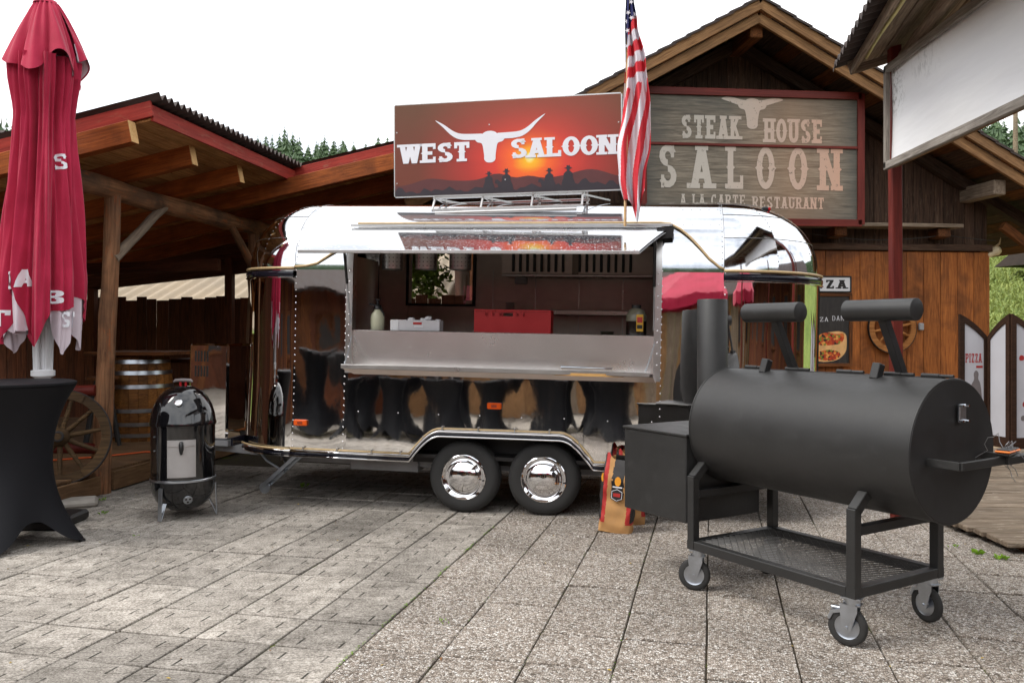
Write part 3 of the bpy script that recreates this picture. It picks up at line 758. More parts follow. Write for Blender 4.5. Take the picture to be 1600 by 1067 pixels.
m = MB()
for x in (BW0, BW1): m.box((x, 1.99, 2.05), (.03, .12, .6))
m.box(((BW0 + BW1) / 2, 1.99, BWZ - .012), (BW1 - BW0 + .03, .12, .024)); m.build('rear_window_frame', DARKMET, T)
k = NM('window_glass'); tr_ = k.n('ShaderNodeBsdfTransparent'); gl = k.n('ShaderNodeBsdfGlossy'); gl.inputs['Roughness'].default_value = .02; ms = k.n('ShaderNodeMixShader'); ms.inputs[0].default_value = .05
k.t.links.new(tr_.outputs[0], ms.inputs[1]); k.t.links.new(gl.outputs[0], ms.inputs[2]); k.t.links.new(ms.outputs[0], k.out.inputs[0]); GLASS = k.m
MB().box(((BW0 + BW1) / 2, 2.03, 2.03), (BW1 - BW0 - .02, .006, .52)).build('rear_window_pane', GLASS, T)
MB().box((.36, 1.72, 1.36), (2.3, .52, .03), bev=.004).build('worktop', STEEL_IN, T)
m = MB(); m.box((.36, 1.97, 1.60), (2.3, .01, .40)); m.build('splash_panel', STEEL_WALL, T)
for x in (-.5, -.05, .4, .85, 1.3): MB().box((x, 1.962, 1.75), (.006, .006, .72)).build('panel_joint', STEEL, T)
MB().box((.42, 1.86, 1.70), (1.12, .2, .02), bev=.004).build('wall_shelf', STEEL, T)
MB().box((.42, 1.765, 1.685), (1.12, .012, .045), bev=.003).build('wall_shelf', STEEL, T)
hood = MB().box((.42, 1.72, 2.29), (1.46, .5, .06)).box((.42, 1.48, 2.16), (1.46, .02, .25)).box((.42, 1.72, 2.045), (1.46, .5, .02)).box((-.31, 1.72, 2.16), (.02, .48, .24)).box((1.15, 1.72, 2.16), (.02, .48, .24)).build('extractor_hood', STEEL_WALL, T)
for x0 in (-.2, .45):
    for i in range(8): MB().bar((x0 + .07 * i, 1.455, 2.07), (x0 + .07 * i, 1.455, 2.25), .026, .02).build('filter_slat', DARKMET, hood)
MB().box((.41, 1.46, 2.16), (.06, .03, .24)).build('filter_divider', LAMP_IN, hood)
MB().bar((-.31, 1.46, 2.035), (1.15, 1.46, 2.035), .04, .02).build('hood_gutter', STEEL, hood)
MB().box((-.12, 1.46, 1.985), (.12, .06, .07), bev=.006).build('hood_switch', GREYPAINT, hood)
m = MB()
for i in range(22): m.box((-.1 + i * .055, 1.452, 1.375), (.03, .006, .012))
m.build('worktop_perforation', DARKMET, T, kind='stuff')
MB().box((.45, 1.455, 1.375), (1.7, .012, .05)).build('worktop_edge', STEEL, T)
# three perforated lamp shades hanging inside the opening
for x in (-1.04, -.742, -.443):
    M = Matrix.Translation((x, .25, 2.0))
    m = MB(); m.lathe([(.088, 0), (.094, .004), (.094, .19), (.06, .215), (.012, .22), (.012, .42)], 24, M); ls = m.build('lamp_shade', STEEL, T, smooth=40)
    m = MB()
    for a in range(7):
        for r_ in range(5):
            t = radians(-150 + a * 20); c = Vector((x + .0948 * cos(t), .25 + .0948 * sin(t), 2.03 + r_ * .034)); A = axes((cos(t), sin(t), 0), (0, 0, 1))
            m.add([c + A @ Vector((0, .005 * cos(q * pi / 3), .005 * sin(q * pi / 3))) for q in range(6)], [tuple(range(6))])
    m.build('perforation', PRINT_BLK, ls, kind='stuff')
# marker lamps, corner lamp, badge
for x, z in ((-1.735, .69), (-.075, .886)):
    dy_ = -.010 if x > -1 else -.014
    o = MB().box((x, -.012 + dy_, z), (.118, .022, .052), bev=.008).build('marker_lamp', ORANGE, T)
    MB().box((x, -.0245 + dy_, z), (.045, .003, .022), bev=.001).build('marker_reflector', plain('amber_dark', S(150, 50, 10), .4), o)
MB().box((-2.40, .18, ZB + .05), (.02, .24, .07), Matrix.Rotation(0, 4, 'Z'), bev=.004).build('corner_lamp', TRIM_BLK, T)
p = Vector(shell(out_corner(1, .55), radians(57))); MB().box(p, (.06, .05, .04), bev=.01).build('clearance_lamp', PLASTIC_BLK, T)
MB().box(p + Vector((.034, -.012, 0)), (.02, .03, .03), bev=.006).build('clearance_lens', REDLENS, T)
MB().box((2.53, .78, 1.93), (.05, .05, .05), bev=.01).build('clearance_lamp', REDLENS, T)
MB().bar((2.545, .74, 1.2), (2.545, .74, 1.9), .016, .016).build('door_edge', PLASTIC_BLK, T)
# chassis, stabiliser, gas locker, drawbar
m = MB(); m.box((0, .42, .36), (4.2, .06, .13)); m.box((0, 1.7, .36), (4.2, .06, .13)); m.build('chassis_rail', GREYPAINT, T)
MB().box((0, 1.05, .44), (4.3, 1.9, .03)).build('underfloor', DARKMET, T)
MB().box((-1.12, .5, .33), (.62, .3, .15), bev=.006).build('chassis_box', GREYPAINT, T)
m = MB()
for dx in (-.028, .028): m.bar((-1.86 + dx * .6, .30 + dx, .385), (-2.20 + dx * .6, .30 + dx, .075), .008, .036, up=(1, 0, 1))
for i in range(5):
    f = .15 + .16 * i; m.bar((-1.86 - .34 * f, .272, .385 - .31 * f), (-1.86 - .34 * f, .328, .385 - .31 * f), .012, .012)
st_ = m.build('stabiliser_leg', GALV, T)
m = MB(); m.tube([(-2.2, .29, .06), (-2.2, .31, .06)], .05, 16); m.build('foot_roller', GALV, st_, smooth=50)
m = MB(); m.tube([(-2.27, .32, .38), (-2.2, .32, .3), (-2.02, .3, .21)], .012, 8); m.tube([(-2.1, .4, .38), (-2.0, .33, .22)], .012, 8); m.build('stabiliser_strut', GALV, st_, smooth=60)
lk = MB().box((-2.93, .9, .87), (.40, .62, .90), bev=.02).build('gas_locker', MIRROR, T)
m = MB()
for r_ in (1.20, 1.06):
    for i in range(5): m.box((-3.06 + i * .030, .588, r_), (.013, .006, .10))
m.build('vent_slot', PRINT_BLK, lk, kind='stuff')
MB().box((-2.93, .9, .395), (.44, .66, .05)).build('locker_tray', GREYPAINT, lk)
m = MB(); m.bar((-2.4, .6, .35), (-3.7, 1.0, .35), .06, .1); m.bar((-2.4, 1.5, .35), (-3.7, 1.1, .35), .06, .1); m.build('drawbar', GREYPAINT, T)
# wheels: tyre and domed chrome hub cap
TI = T.matrix_world.inverted()
for px in (-.330, .335):
    c = T.matrix_world @ Vector((px, .135, 0)); c.z = .292; lc = TI @ c
    Mx = Matrix.Translation(lc) @ Matrix.Rotation(radians(90), 4, 'X')
    w = MB(); w.lathe([(.16, .075), (.20, .088), (.235, .092), (.268, .085), (.288, .062), (.294, .045), (.294, -.045), (.288, -.062), (.26, -.085), (.16, -.08)], 56)
    wo_ = w.build('wheel', RUBBER, T, Mx, smooth=50)
    m = MB()
    for kx in range(56):
        a = 2 * pi * kx / 56
        for zz in (-.03, .0, .03): m.box((0, 0, 0), (.006, .016, .024), Matrix.Rotation(a + zz * 2, 4, 'Z') @ Matrix.Translation((.2945, 0, zz)))
    m.build('tread', RUBBER, wo_, kind='stuff')
    m = MB(); m.lathe([(.186, .06), (.186, .088), (.180, .092), (.172, .084), (.150, .066), (.140, .070), (.132, .080), (.110, .096), (.08, .108), (.045, .115), (.001, .117)], 48); m.build('hub_cap', CHROME, wo_, smooth=45)
    m = MB(); m.tube([(.16, -.02, .075), (.163, -.02, .09)], .006, 8); m.build('valve', PRINT_BLK, wo_)
MB().bar((-.33, .14, .31), (-.33, 1.9, .31), .06, .06).build('axle', DARKMET, T)
MB().bar((.335, .14, .31), (.335, 1.9, .31), .06, .06).build('axle', DARKMET, T)

# ---- things standing in the trailer
TM = T.matrix_world
def onT(name, x, y, z, label, cat): 
    o = empty(name, TM @ Vector((x, y, z)), radians(-10), radians(1.1), label, cat); return o
cr_ = onT('red_crate', .033, .13, 1.48, 'red plastic crate on the trailer counter', 'crate')
m = MB(); wX, wY, wZ = .63, .16, .19
m.box((0, wY / 2, .006), (wX, wY, .012)); m.build('base', RED_PL, cr_)
for a, b, sx, sy in ((0, 0, wX, .012), (0, wY, wX, .012), (-wX / 2, wY / 2, .012, wY), (wX / 2, wY / 2, .012, wY)):
    m = MB()
    if sx > .1:
        for x0, x1 in ((-.315, -.225), (-.205, -.165), (-.145, -.105), (.005, .035), (.055, .09), (.11, .315)): m.box(((x0 + x1) / 2, b, .15), (x1 - x0, .012, .03))
        m.box((0, b, .068), (wX, .012, .135)); m.box((0, b, .1775), (wX, .012, .025)); m.box((0, b - .004, .183), (wX + .012, .02, .014))
    else: m.box((a, b, .095), (sx, sy + .01, .19))
    m.build('wall', RED_PL, cr_)
bt = onT('pressure_sprayer', -1.13, .14, 1.48, 'white pump spray bottle with black head at the left end of the trailer counter', 'bottle')
MB().lathe([(.001, 0), (.052, 0), (.058, .01), (.058, .11), (.05, .14), (.028, .165), (.026, .18)], 20).build('bottle', SPRAY, bt, smooth=40)
m = MB(); m.lathe([(.03, .175), (.03, .205), (.022, .215), (.012, .22), (.012, .25), (.026, .252), (.026, .266), (.001, .268)], 16); m.bar((-.02, 0, .21), (-.075, 0, .222), .02, .016); m.bar((.02, 0, .2), (.055, 0, .12), .014, .02); m.build('pump_head', PLASTIC_BLK, bt, smooth=40)
nb = onT('napkin_box', -.80, .09, 1.478, 'low white cardboard box with a red label on the trailer counter', 'box')
MB().box((.02, .05, .048), (.42, .12, .09), bev=.003).build('box_body', CARD, nb); MB().box((-.16, -.012, .048), (.07, .004, .086)).build('box_flap', WHITE, nb)
MB().box((.04, -.0125, .065), (.075, .003, .02), bev=.0014).build('print', PRINT_RED, nb); MB().box((.05, -.0125, .04), (.075, .003, .012)).build('print', WHITE, nb)
for x in (-.03, .06, .12, .19): MB().box((x, .07, .1), (.05, .05, .03), Matrix.Rotation(jit(.1), 4, 'Y'), bev=.008).build('napkin', WHITE, nb)
jg = onT('sauce_jug', 1.045, .13, 1.478, 'dark sauce jug with a yellow label at the right end of the trailer counter', 'jug')
MB().lathe([(.001, 0), (.078, 0), (.082, .012), (.082, .115)], 4 * 6, Matrix.Diagonal((1, .8, 1, 1))).build('sauce', LIQ, jg, smooth=40)
MB().lathe([(.082, .115), (.08, .17), (.05, .21), (.034, .215), (.034, .222)], 24, Matrix.Diagonal((1, .8, 1, 1))).build('jug_top', JUG, jg, smooth=40)
MB().lathe([(.038, .22), (.038, .245), (.001, .247)], 18, Matrix.Diagonal((1, .8, 1, 1))).build('cap', PLASTIC_BLK, jg, smooth=40)
MB().box((.03, -.068, .1), (.055, .006, .135), bev=.002).build('label_sticker', plain('yellow_label', S(206, 160, 40), .5), jg)
MB().box((.03, -.0725, .125), (.042, .003, .045)).build('label_print', PRINT_RED, jg); MB().box((.03, -.0725, .07), (.042, .003, .03)).build('label_print', PRINT_BLK, jg)
wb = onT('cutting_board', .71, -.24, 1.186, 'wooden cutting board lying on the trailer serving shelf', 'board')
MB().prism(smooth_poly([(-.29, -.08), (.28, -.08), (.28, .08), (-.29, .08)], 2), 0, .022, Matrix.Rotation(radians(90), 4, 'X') @ Matrix.Translation((0, -.022, 0))).build('board', W_BOARD, wb)
tg_ = onT('tongs', .68, -.25, 1.212, 'silver tongs lying on the cutting board', 'tongs')
for dy in (-.012, .012):
    m = MB(); m.tube([(-.19, dy * 1.6, .012), (-.1, dy * 1.8, .014), (.02, dy * 1.4, .012), (.2, dy * .3, .01)], [.012, .008, .007, .006], 6); m.build('tong_arm', GALV, tg_, smooth=60)
m = MB(); m.bar((.05, 0, .013), (.2, 0, .013), .026, .016); m.build('grip', PRINT_GRY, tg_)
cn = onT('paper_cup', -.25, 1.6, 1.375, 'small pale box on the worktop behind the red crate', 'box'); MB().box((0, 0, .2), (.08, .06, .4), bev=.004).build('carton', CARD, cn)
bl = onT('small_tub', .72, 1.6, 1.375, 'small clear plastic tub on the back worktop', 'tub'); MB().lathe([(.001, 0), (.05, 0), (.065, .12), (.07, .122), (.07, .128)], 16).build('tub', JUG, bl, smooth=40)

# ---- roof sign: panel on a small steel truss
sg = empty('roof_sign', TM @ Vector((-1.095, .45, 2.66)), radians(-10.6), radians(-.25), 'sunset billboard reading WEST SALOON on the trailer roof', 'sign')
SW, SH = 1.985, .80
k = NM('sunset_print'); o = k.obj(False); x, y, z = k.sep(o)
u = k.math('DIVIDE', x, SW); v = k.math('DIVIDE', z, SH)
dx = k.math('MULTIPLY', k.math('SUBTRACT', u, .607), SW); dz = k.math('MULTIPLY', k.math('SUBTRACT', v, .365), SH)
d = k.math('SQRT', k.math('ADD', k.math('MULTIPLY', dx, dx), k.math('MULTIPLY', k.math('MULTIPLY', dz, dz), 1.3)))
d = k.math('ADD', d, k.math('MULTIPLY', k.math('SUBTRACT', k.noise(k.map(o, (1.2, 1, 5)), 2, 3), .5), .08))
glow = k.ramp(d, (0, S(255, 255, 220)), (.03, S(255, 246, 150)), (.055, S(255, 190, 40)), (.16, S(250, 108, 44)), (.32, S(220, 66, 52)), (.55, S(176, 56, 48)), (.8, S(140, 58, 46)), (1.0, S(116, 60, 44)))
c = k.mix(k.rng(v, .45, 1.0), glow, k.mix(k.rng(d, .35, 1.1), S(158, 70, 54), S(104, 68, 46)))
k.set(col=c, rough=.35, spec=.4); SUNSET = k.m
MB().prism([(0, 0), (SW, 0), (SW, SH), (0, SH)], 0, .004).build('printed_panel', SUNSET, sg)
fr = MB()
for a, b in (((0, 0), (SW, 0)), ((0, SH), (SW, SH)), ((0, 0), (0, SH)), ((SW, 0), (SW, SH))): fr.bar((a[0], .012, a[1]), (b[0], .012, b[1]), .024, .012, up=(0, 1, 0), bev=.002)
fr.build('panel_frame', STEEL, sg)
def UV(u, v): return (u * SW, (1 - v) * SH)
far = [UV(0, 1)] + [UV(1, 1)] + [UV(1 - i / 40, .875 + .02 * sin(i * .35 + 1) - .10 * math.exp(-((1 - i / 40 - .47) / .075) ** 2) - .10 * math.exp(-((1 - i / 40 - .88) / .1) ** 2) - .05 * math.exp(-((1 - i / 40 - .6) / .05) ** 2) - .06 * math.exp(-((1 - i / 40 - .15) / .08) ** 2)) for i in range(41)]
m = MB(); poly_to(m, far, -.0010); m.build('printed_hills', plain('print_far_hills', S(92, 46, 46), .4), sg)
near = [UV(0, 1), UV(1, 1)] + [UV(1 - i / 60, .955 + .012 * sin(i * 1.9) + .012 * sin(i * .5) - (.03 if i % 7 in (2, 3) else 0) - .03 * math.exp(-((1 - i / 60 - .88) / .12) ** 2)) for i in range(61)]
NAVY = plain('print_navy', S(48, 40, 48), .4)
m = MB(); poly_to(m, near, -.0020)
def rider(u0, sc_, horse):
    P = []; X = u0 * SW
    body = [(-.055, 0), (.055, 0), (.052, .04), (.035, .08), (.034, .115), (.018, .128), (.010, .134), (.012, .150), (.030, .153), (.031, .157), (.014, .160), (.012, .178), (0, .174), (-.012, .178), (-.014, .160), (-.031, .157), (-.030, .153), (-.012, .150), (-.010, .134), (-.02, .128), (-.036, .112), (-.038, .08), (-.052, .04)]
    hs = [(-.06, 0), (.06, 0), (.05, .05), (.02, .075), (-.05, .07), (-.075, .092), (-.092, .086), (-.098, .06), (-.075, .055)]
    poly_to(m, [(X + a * sc_, .02 + b * sc_) for a, b in body], -.0030)
    if horse: poly_to(m, [(X + a * sc_ * horse, .02 + b * sc_) for a, b in (hs if horse > 0 else hs[::-1])], -.0036)
rider(.427, .95, 0); rider(.505, 1.05, 1); rider(.693, 1.0, 1); rider(.775, 1.1, 0)
m.build('printed_riders', NAVY, sg)
def skull_polys(cx, cz, s, lt=(-.54, .30), rt=(.54, .33)):
    def horn(tip, sgn):
        hx = abs(tip[0]); dz = tip[1] - .06
        mid = [(.07, .06), (.30, .06), (.48, .075), (.60, .15), (.72, .36), (.84, .68), (1, 1)] if dz > .15 else [(.1, .04), (.36, .14), (.5, .42), (.66, .74), (.8, .93), (.92, 1), (1, 1)]
        wd = [.038, .04, .04, .036, .028, .018, .004]; up_ = []; lo_ = []
        for i, (a, b) in enumerate(mid):
            p = (hx * a, .06 + (b - .06) * dz); q = mid[min(i + 1, 6)]; o = mid[max(i - 1, 0)]
            tx_, tz_ = hx * (q[0] - o[0]), dz * (q[1] - o[1]); l_ = hypot(tx_, tz_) or 1
            up_.append((sgn * (p[0] - tz_ / l_ * wd[i]), p[1] + tx_ / l_ * wd[i])); lo_.append((sgn * (p[0] + tz_ / l_ * wd[i]), p[1] - tx_ / l_ * wd[i]))
        return lo_ + up_[::-1]
    head = [(-.10, .10), (-.04, .13), (.04, .13), (.10, .10), (.105, .04), (.18, .045), (.205, .03), (.17, -.015), (.13, -.02), (.10, -.035), (.085, -.12), (.075, -.20), (.078, -.245), (.04, -.285), (-.04, -.285), (-.078, -.245), (-.075, -.20), (-.085, -.12), (-.10, -.035), (-.13, -.02), (-.17, -.015), (-.205, .03), (-.18, .045), (-.105, .04)]
    out = []
    for p in (smooth_poly(head, 2)[::-1], smooth_poly(horn(lt, -1), 2)[::-1], smooth_poly(horn(rt, 1), 2)): out.append([(cx + a * s, cz + b * s) for a, b in p])
    return out
m = MB()
for i, p in enumerate(skull_polys(.432 * SW, .565 * SH, .66, (-.735, .315), (.735, .335))): poly_to(m, p, -.0024 - i * .0003)
m.build('printed_longhorn', WHITE_PR, sg)
m = MB(); text_to(m, 'WEST', .022 * SW, .342 * SW, .355 * SH, .565 * SH, -.0040, w=.25, spur=True, gap=.04); m.build('lettering', WHITE_PR, sg); m = MB(); text_to(m, 'SALOON', .525 * SW, .982 * SW, .365 * SH, .572 * SH, -.0040, w=.24, spur=True, gap=.04); m.build('lettering', WHITE_PR, sg)
m = MB()
for u_, v_ in ((.01, .3), (.01, .86), (.99, .3), (.99, .86), (.43, .26), (.5, .86)): m.add([Vector((u_ * SW + .006 * cos(q * pi / 4), -.0046, (1 - v_) * SH + .006 * sin(q * pi / 4))) for q in range(8)], [tuple(range(8))])
m.build('panel_screw', STEEL, sg, kind='stuff')
m = MB()
for yy in (.03, .42):
    m.bar((.34, yy, -.02), (1.68, yy, -.02), .022, .022); m.bar((.36, yy - .1, -.14), (1.66, yy - .1, -.14), .02, .02)
for x in (.36, .79, 1.23, 1.66):
    m.bar((x, .03, -.02), (x, -.07, -.14), .018, .018); m.bar((x, .03, -.02), (x, .42, -.02), .018, .018); m.bar((x, .42, -.02), (x, .32, -.14), .018, .018); m.bar((x, .03, -.03), (x + .2, .42, -.03), .014, .014)
    m.bar((x, .04, 0), (x, .04, .7), .02, .02); m.bar((x, .05, .6), (x, .42, -.01), .016, .016)
m.build('sign_truss', STEEL, sg)
m = MB(); m.tube([(.40, -.12, -.175), (1.62, -.12, -.175)], .016, 10); m.build('light_tube', STEEL, sg, smooth=60)
# ------------------------------------------------------------------ open timber shelter on the left (local x towards the plaza, y into depth)
SY = radians(-8.5)
SHL = empty('timber_shelter', (-3.77, 7.9, 0), SY, label='open timber shelter with log posts and dark corrugated roof behind the trailer', cat='shelter')
def zr(x): return 2.86 + .2 * x            # underside of the rafters
EX, YN, YC, YF, XR = .93, -.74, 2.22, 4.9, 3.9
def log(name, parent, p0, p1, r0, r1, mat, n=14, wob=.012, seg=10, **tg):
    p0 = Vector(p0); p1 = Vector(p1); Ln = (p1 - p0).length; m = MB(); pts = []; rs = []
    for i in range(seg + 1):
        t = i / seg; pts.append((Ln * t - Ln / 2, jit(wob) if 0 < i < seg else 0, jit(wob) if 0 < i < seg else 0)); rs.append((r0 + (r1 - r0) * t) * (1 + jit(.05)))
    m.tube(pts, rs, n); o = m.build(name, mat, parent, smooth=60, **tg)
    o.matrix_local = Matrix.Translation((p0 + p1) / 2) @ axes(p1 - p0, (0, 0, 1)).to_4x4(); return o
random.seed(11)
log('log_post', SHL, (-.02, 0, 0), (.10, 0, 2.74), .088, .072, W_LOG, wob=.01)
log('log_post', SHL, (.05, 3.0, 0), (.05, 3.0, 2.8), .085, .075, W_LOG)
log('log_post', SHL, (-4.3, 0, 0), (-4.3, 0, 1.95), .085, .075, W_LOG)
log('log_beam', SHL, (.08, -.70, 2.79), (.08, 4.9, 2.79), .10, .09, W_LOG, wob=.014, seg=14)
log('brace', SHL, (.12, -.02, 2.15), (.12, .86, 2.78), .05, .045, W_GREY, wob=.002)
log('brace', SHL, (.12, 2.96, 2.2), (.12, 2.2, 2.78), .05, .042, W_LOG, wob=.002)
for y in (-.80, .15, 1.10): 
    o = plank('rafter', SHL, (-5.6, y, zr(-5.6) + .09), (EX - .12, y, zr(EX - .12) + .09), .10, .18, W_RAFTER)
    plank('rafter_end', SHL, (EX - .121, y, zr(EX - .12) + .09), (EX - .115, y, zr(EX - .12) + .0912), .098, .178, W_END, bev=.001)
for y in (2.05, 3.0, 3.95, 4.8): plank('rafter', SHL, (-5.6, y, zr(-5.6) + .09), (XR - .1, y, zr(XR - .1) + .09), .10, .18, W_RAFTER)
x = EX - .09
while x > -5.6:
    plank('ceiling_board', SHL, (x, YN + .02, zr(x) + .192), (x, YF, zr(x) + .192), .172, .022, W_CEIL, up=(-.2, 0, 1), bev=.003); x -= .178
x = EX + .09
while x < XR:
    plank('ceiling_board', SHL, (x, YC, zr(x) + .192), (x, YF, zr(x) + .192), .172, .022, W_CEIL, up=(-.2, 0, 1), bev=.003); x += .178
# red fascia boards
def fascia(p0, p1, h_=.13, up=(0, 0, 1)): plank('fascia', SHL, p0, p1, .025, h_, RED_TRIM, up=up, bev=.003)
fascia((-5.7, YN, zr(-5.7) + .27), (EX + .012, YN, zr(EX) + .27)); fascia((EX, YN + .014, zr(EX) + .235), (EX, YC - .014, zr(EX) + .235)); fascia((EX - .012, YC, zr(EX) + .27), (XR, YC, zr(XR) + .27)); fascia((XR + .014, YC, zr(XR) + .24), (XR + .014, YF, zr(XR) + .24))
# corrugated sheet, wave across the slope
def corr(name, x0, x1, y0, y1, mat, zf, parent, pitch=.1, amp=.027, over=0, M=None):
    n = int((y1 - y0) / pitch * 8); m = MB()
    def fn(u, v):
        xx = x0 + (x1 - x0) * v; yy = y0 + (y1 - y0) * u; return (xx, yy, zf(xx) + amp * sin(2 * pi * yy / pitch))
    m.grid(fn, n, 2); m.grid(lambda u, v: (lambda p: (p[0], p[1], p[2] - .006))(fn(1 - u, v)), n, 2)
    m.grid(lambda u, v: (lambda p: (p[0], p[1], p[2] - .006 * v))(fn(u, 1)), n, 1)
    return m.build(name, mat, parent, M, smooth=50)
corr('roof_sheet', -5.8, EX + .09, YN - .03, YC, CORRUG, lambda x: zr(x) + .352, SHL)
corr('roof_sheet', -5.8, XR + .09, YC + .002, YF + .1, CORRUG, lambda x: zr(x) + .352, SHL)
# rear header and inner posts
plank('header_beam', SHL, (-5.6, 4.55, 2.10), (3.8, 4.55, 2.99), .10, .44, W_DARKFN)
for x in (-3.2, -1.02, .35, 3.4): plank('inner_post', SHL, (x, 4.5, 0), (x, 4.5, zr(x) - .1), .11, .11, W_DARKFN, up=(0, 1, 0))
plank('inner_beam', SHL, (-5.6, 2.6, 2.2), (-.2, 2.6, 2.3), .08, .14, W_DARKFN)
# deck of the shelter
DK = empty('shelter_deck', (-3.77, 7.9, 0), SY, label='low brown plank deck under the timber shelter', cat='deck')
y = -1.4
while y < 4.5:
    plank('deck_board', DK, (-4.6, y, .185), (-.02 + jit(.004), y, .185), .135, .028, W_DECKBR, bev=.003); y += .142
plank('edge_board', DK, (.03, -1.5, .09), (.03, -.1, .09), .04, .17, W_DECKBR, up=(0, 0, 1)); plank('edge_board', DK, (.03, .1, .10), (.03, 4.5, .10), .04, .17, W_DECKBR)
MB().box((-2.3, 1.5, .08), (4.4, 5.6, .12)).build('deck_base', W_DARKFN, DK)
# red rails and the wagon wheel in front of them
RLG = empty('red_log_railing', (-3.77, 7.9, 0), SY, label='red painted log rails between the shelter posts', cat='railing')
log('rail', RLG, (-.02, -.06, .95), (-1.6, -.1, .95), .05, .05, RED_POST, wob=.004); log('rail', RLG, (-.02, -.06, .42), (-1.6, -.1, .42), .05, .05, RED_POST, wob=.004)
log('rail_post', RLG, (-1.62, -.1, .2), (-1.62, -.1, 1.15), .06, .06, RED_POST, wob=.003)
def wagon_wheel(name, M, R, mat, label, nsp, w=.06, hub=.085):
    t = bpy.data.objects.new(name, None); COL.objects.link(t); t.matrix_world = M; tag(t, label, 'wagon wheel')
    nf = 6
    for k_ in range(nf):            # felloes
        m = MB(); a0, a1 = 2 * pi * k_ / nf + .008, 2 * pi * (k_ + 1) / nf - .008
        m.lathe([(R - .075, -w / 2), (R, -w / 2), (R, w / 2), (R - .075, w / 2), (R - .075, -w / 2)], 8, None, 0, a0, a1); m.build('felloe', mat, t, smooth=40)
    for k_ in range(nsp):
        a = 2 * pi * (k_ + .3) / nsp; m = MB(); m.tube([(hub * .8 * cos(a), hub * .8 * sin(a), 0), (R * .5 * cos(a), R * .5 * sin(a), 0), ((R - .07) * cos(a), (R - .07) * sin(a), 0)], [.024, .02, .017], 8); m.build('spoke', mat, t, smooth=50)
    m = MB(); m.lathe([(.001, .1), (.035, .1), (.05, .085), (hub * .9, .06), (hub, 0), (hub * .9, -.06), (.04, -.08), (.001, -.08)], 20); h_ = m.build('hub', mat, t, smooth=40)
    m = MB(); m.lathe([(.03, .10), (.034, .106), (.045, .104), (.05, .09)], 20); m.build('hub_ring', DARKMET, h_, smooth=40)
    m = MB(); m.lathe([(R + .001, -w / 2 - .002), (R + .009, -w / 2 - .002), (R + .009, w / 2 + .002), (R + .001, w / 2 + .002)], 48); m.build('iron_tyre', DARKMET, t, smooth=40)
    return t
Mw = Matrix.Translation((-3.98, 7.55, .56)) @ Matrix.Rotation(radians(18), 4, 'Z') @ Matrix.Rotation(radians(80), 4, 'X')
wagon_wheel('wagon_wheel', Mw, .41, W_WHEEL, 'old grey-brown wagon wheel leaning against the red rails beside the log post', 11)
# stone edging by the deck
m = MB(); m.box((0, 0, .03), (.52, .24, .07), bev=.025); st = m.build('kerb_stone', PALEGREY); st.matrix_world = Matrix.Translation((-3.80, 7.28, 0)) @ Matrix.Rotation(radians(24), 4, 'Z'); tag(st, 'pale flat kerb stone at the foot of the shelter deck', 'stone')
# barrel with table board, stool-leg table behind
def barrel(name, loc, h_, r, label):
    t = empty(name, loc, .2, label=label, cat='barrel')
    prof = [(r * (.86 + .14 * sin(pi * i / 10)), h_ * i / 10) for i in range(11)]
    n = 22
    for k_ in range(n):
        m = MB(); a0, a1 = 2 * pi * k_ / n + .006, 2 * pi * (k_ + 1) / n - .006
        # own x axis along the stave
        m.lathe([(b, a) for a, b in [(z, rr_) for rr_, z in prof]], 2, None, 0, a0, a1)
        m.build('stave', W_BARREL, t, smooth=60)
    for z in (.07, .2, .36, .64, .8, .93):
        rr_ = r * (.86 + .14 * sin(pi * z)) + .004; rb = r * (.86 + .14 * sin(pi * (z + .05))) + .004
        m = MB(); m.lathe([(rr_, z * h_ - .02), (rr_ + .003, z * h_ - .02), (rb + .003, z * h_ + .025), (rb, z * h_ + .025)], 40); m.build('hoop', GALV, t, smooth=40)
    m = MB(); m.lathe([(.001, h_ * .97), (r * .86, h_ * .97)], 24); m.build('head', W_BARREL, t)
    return t
barrel('oak_barrel', (-4.46, 10.3, .2), 1.0, .37, 'upright oak barrel with zinc hoops under the shelter')
tb = empty('plank_table_top', (-4.42, 10.3, 1.2), SY, label='wide dark plank table top resting on the barrel', cat='table top')
for i in range(5): plank('board', tb, (-.48, -.36 + i * .18, .03), (.52, -.36 + i * .18, .03), .175, .04, W_SHED)
stl = empty('bar_stool', (-4.66, 9.75, .2), .5, label='dark bar stool in front of the oak barrel', cat='stool')
m = MB(); m.lathe([(.001, .74), (.17, .74), (.175, .755), (.17, .775), (.001, .78)], 24); m.build('seat', W_SHED, stl, smooth=40)
for k_ in range(4):
    a = pi / 4 + k_ * pi / 2; MB().bar((.08 * cos(a), .08 * sin(a), .74), (.24 * cos(a), .24 * sin(a), 0), .035, .035).build('leg', MATBLK_E, stl)
sb2 = empty('shelter_table', (-3.85, 10.9, .2), SY, label='dark wooden table at the back of the shelter beside the trailer', cat='table')
plank('table_top', sb2, (-.35, 0, .92), (.35, 0, .92), .6, .05, W_DARKFN); plank('table_leg', sb2, (0, 0, 0), (0, 0, .9), .1, .1, W_DARKFN, up=(0, 1, 0))
m = MB(); m.tube([(-4.6, 8.5, .21), (-4.2, 8.75, .212), (-3.9, 9.1, .21), (-3.5, 9.15, .212), (-3.1, 9.35, .21), (-2.9, 9.9, .2)], .009, 6); m.build('extension_cord', CABLE_OR, smooth=180, label='orange extension cord running over the shelter deck', cat='cord')
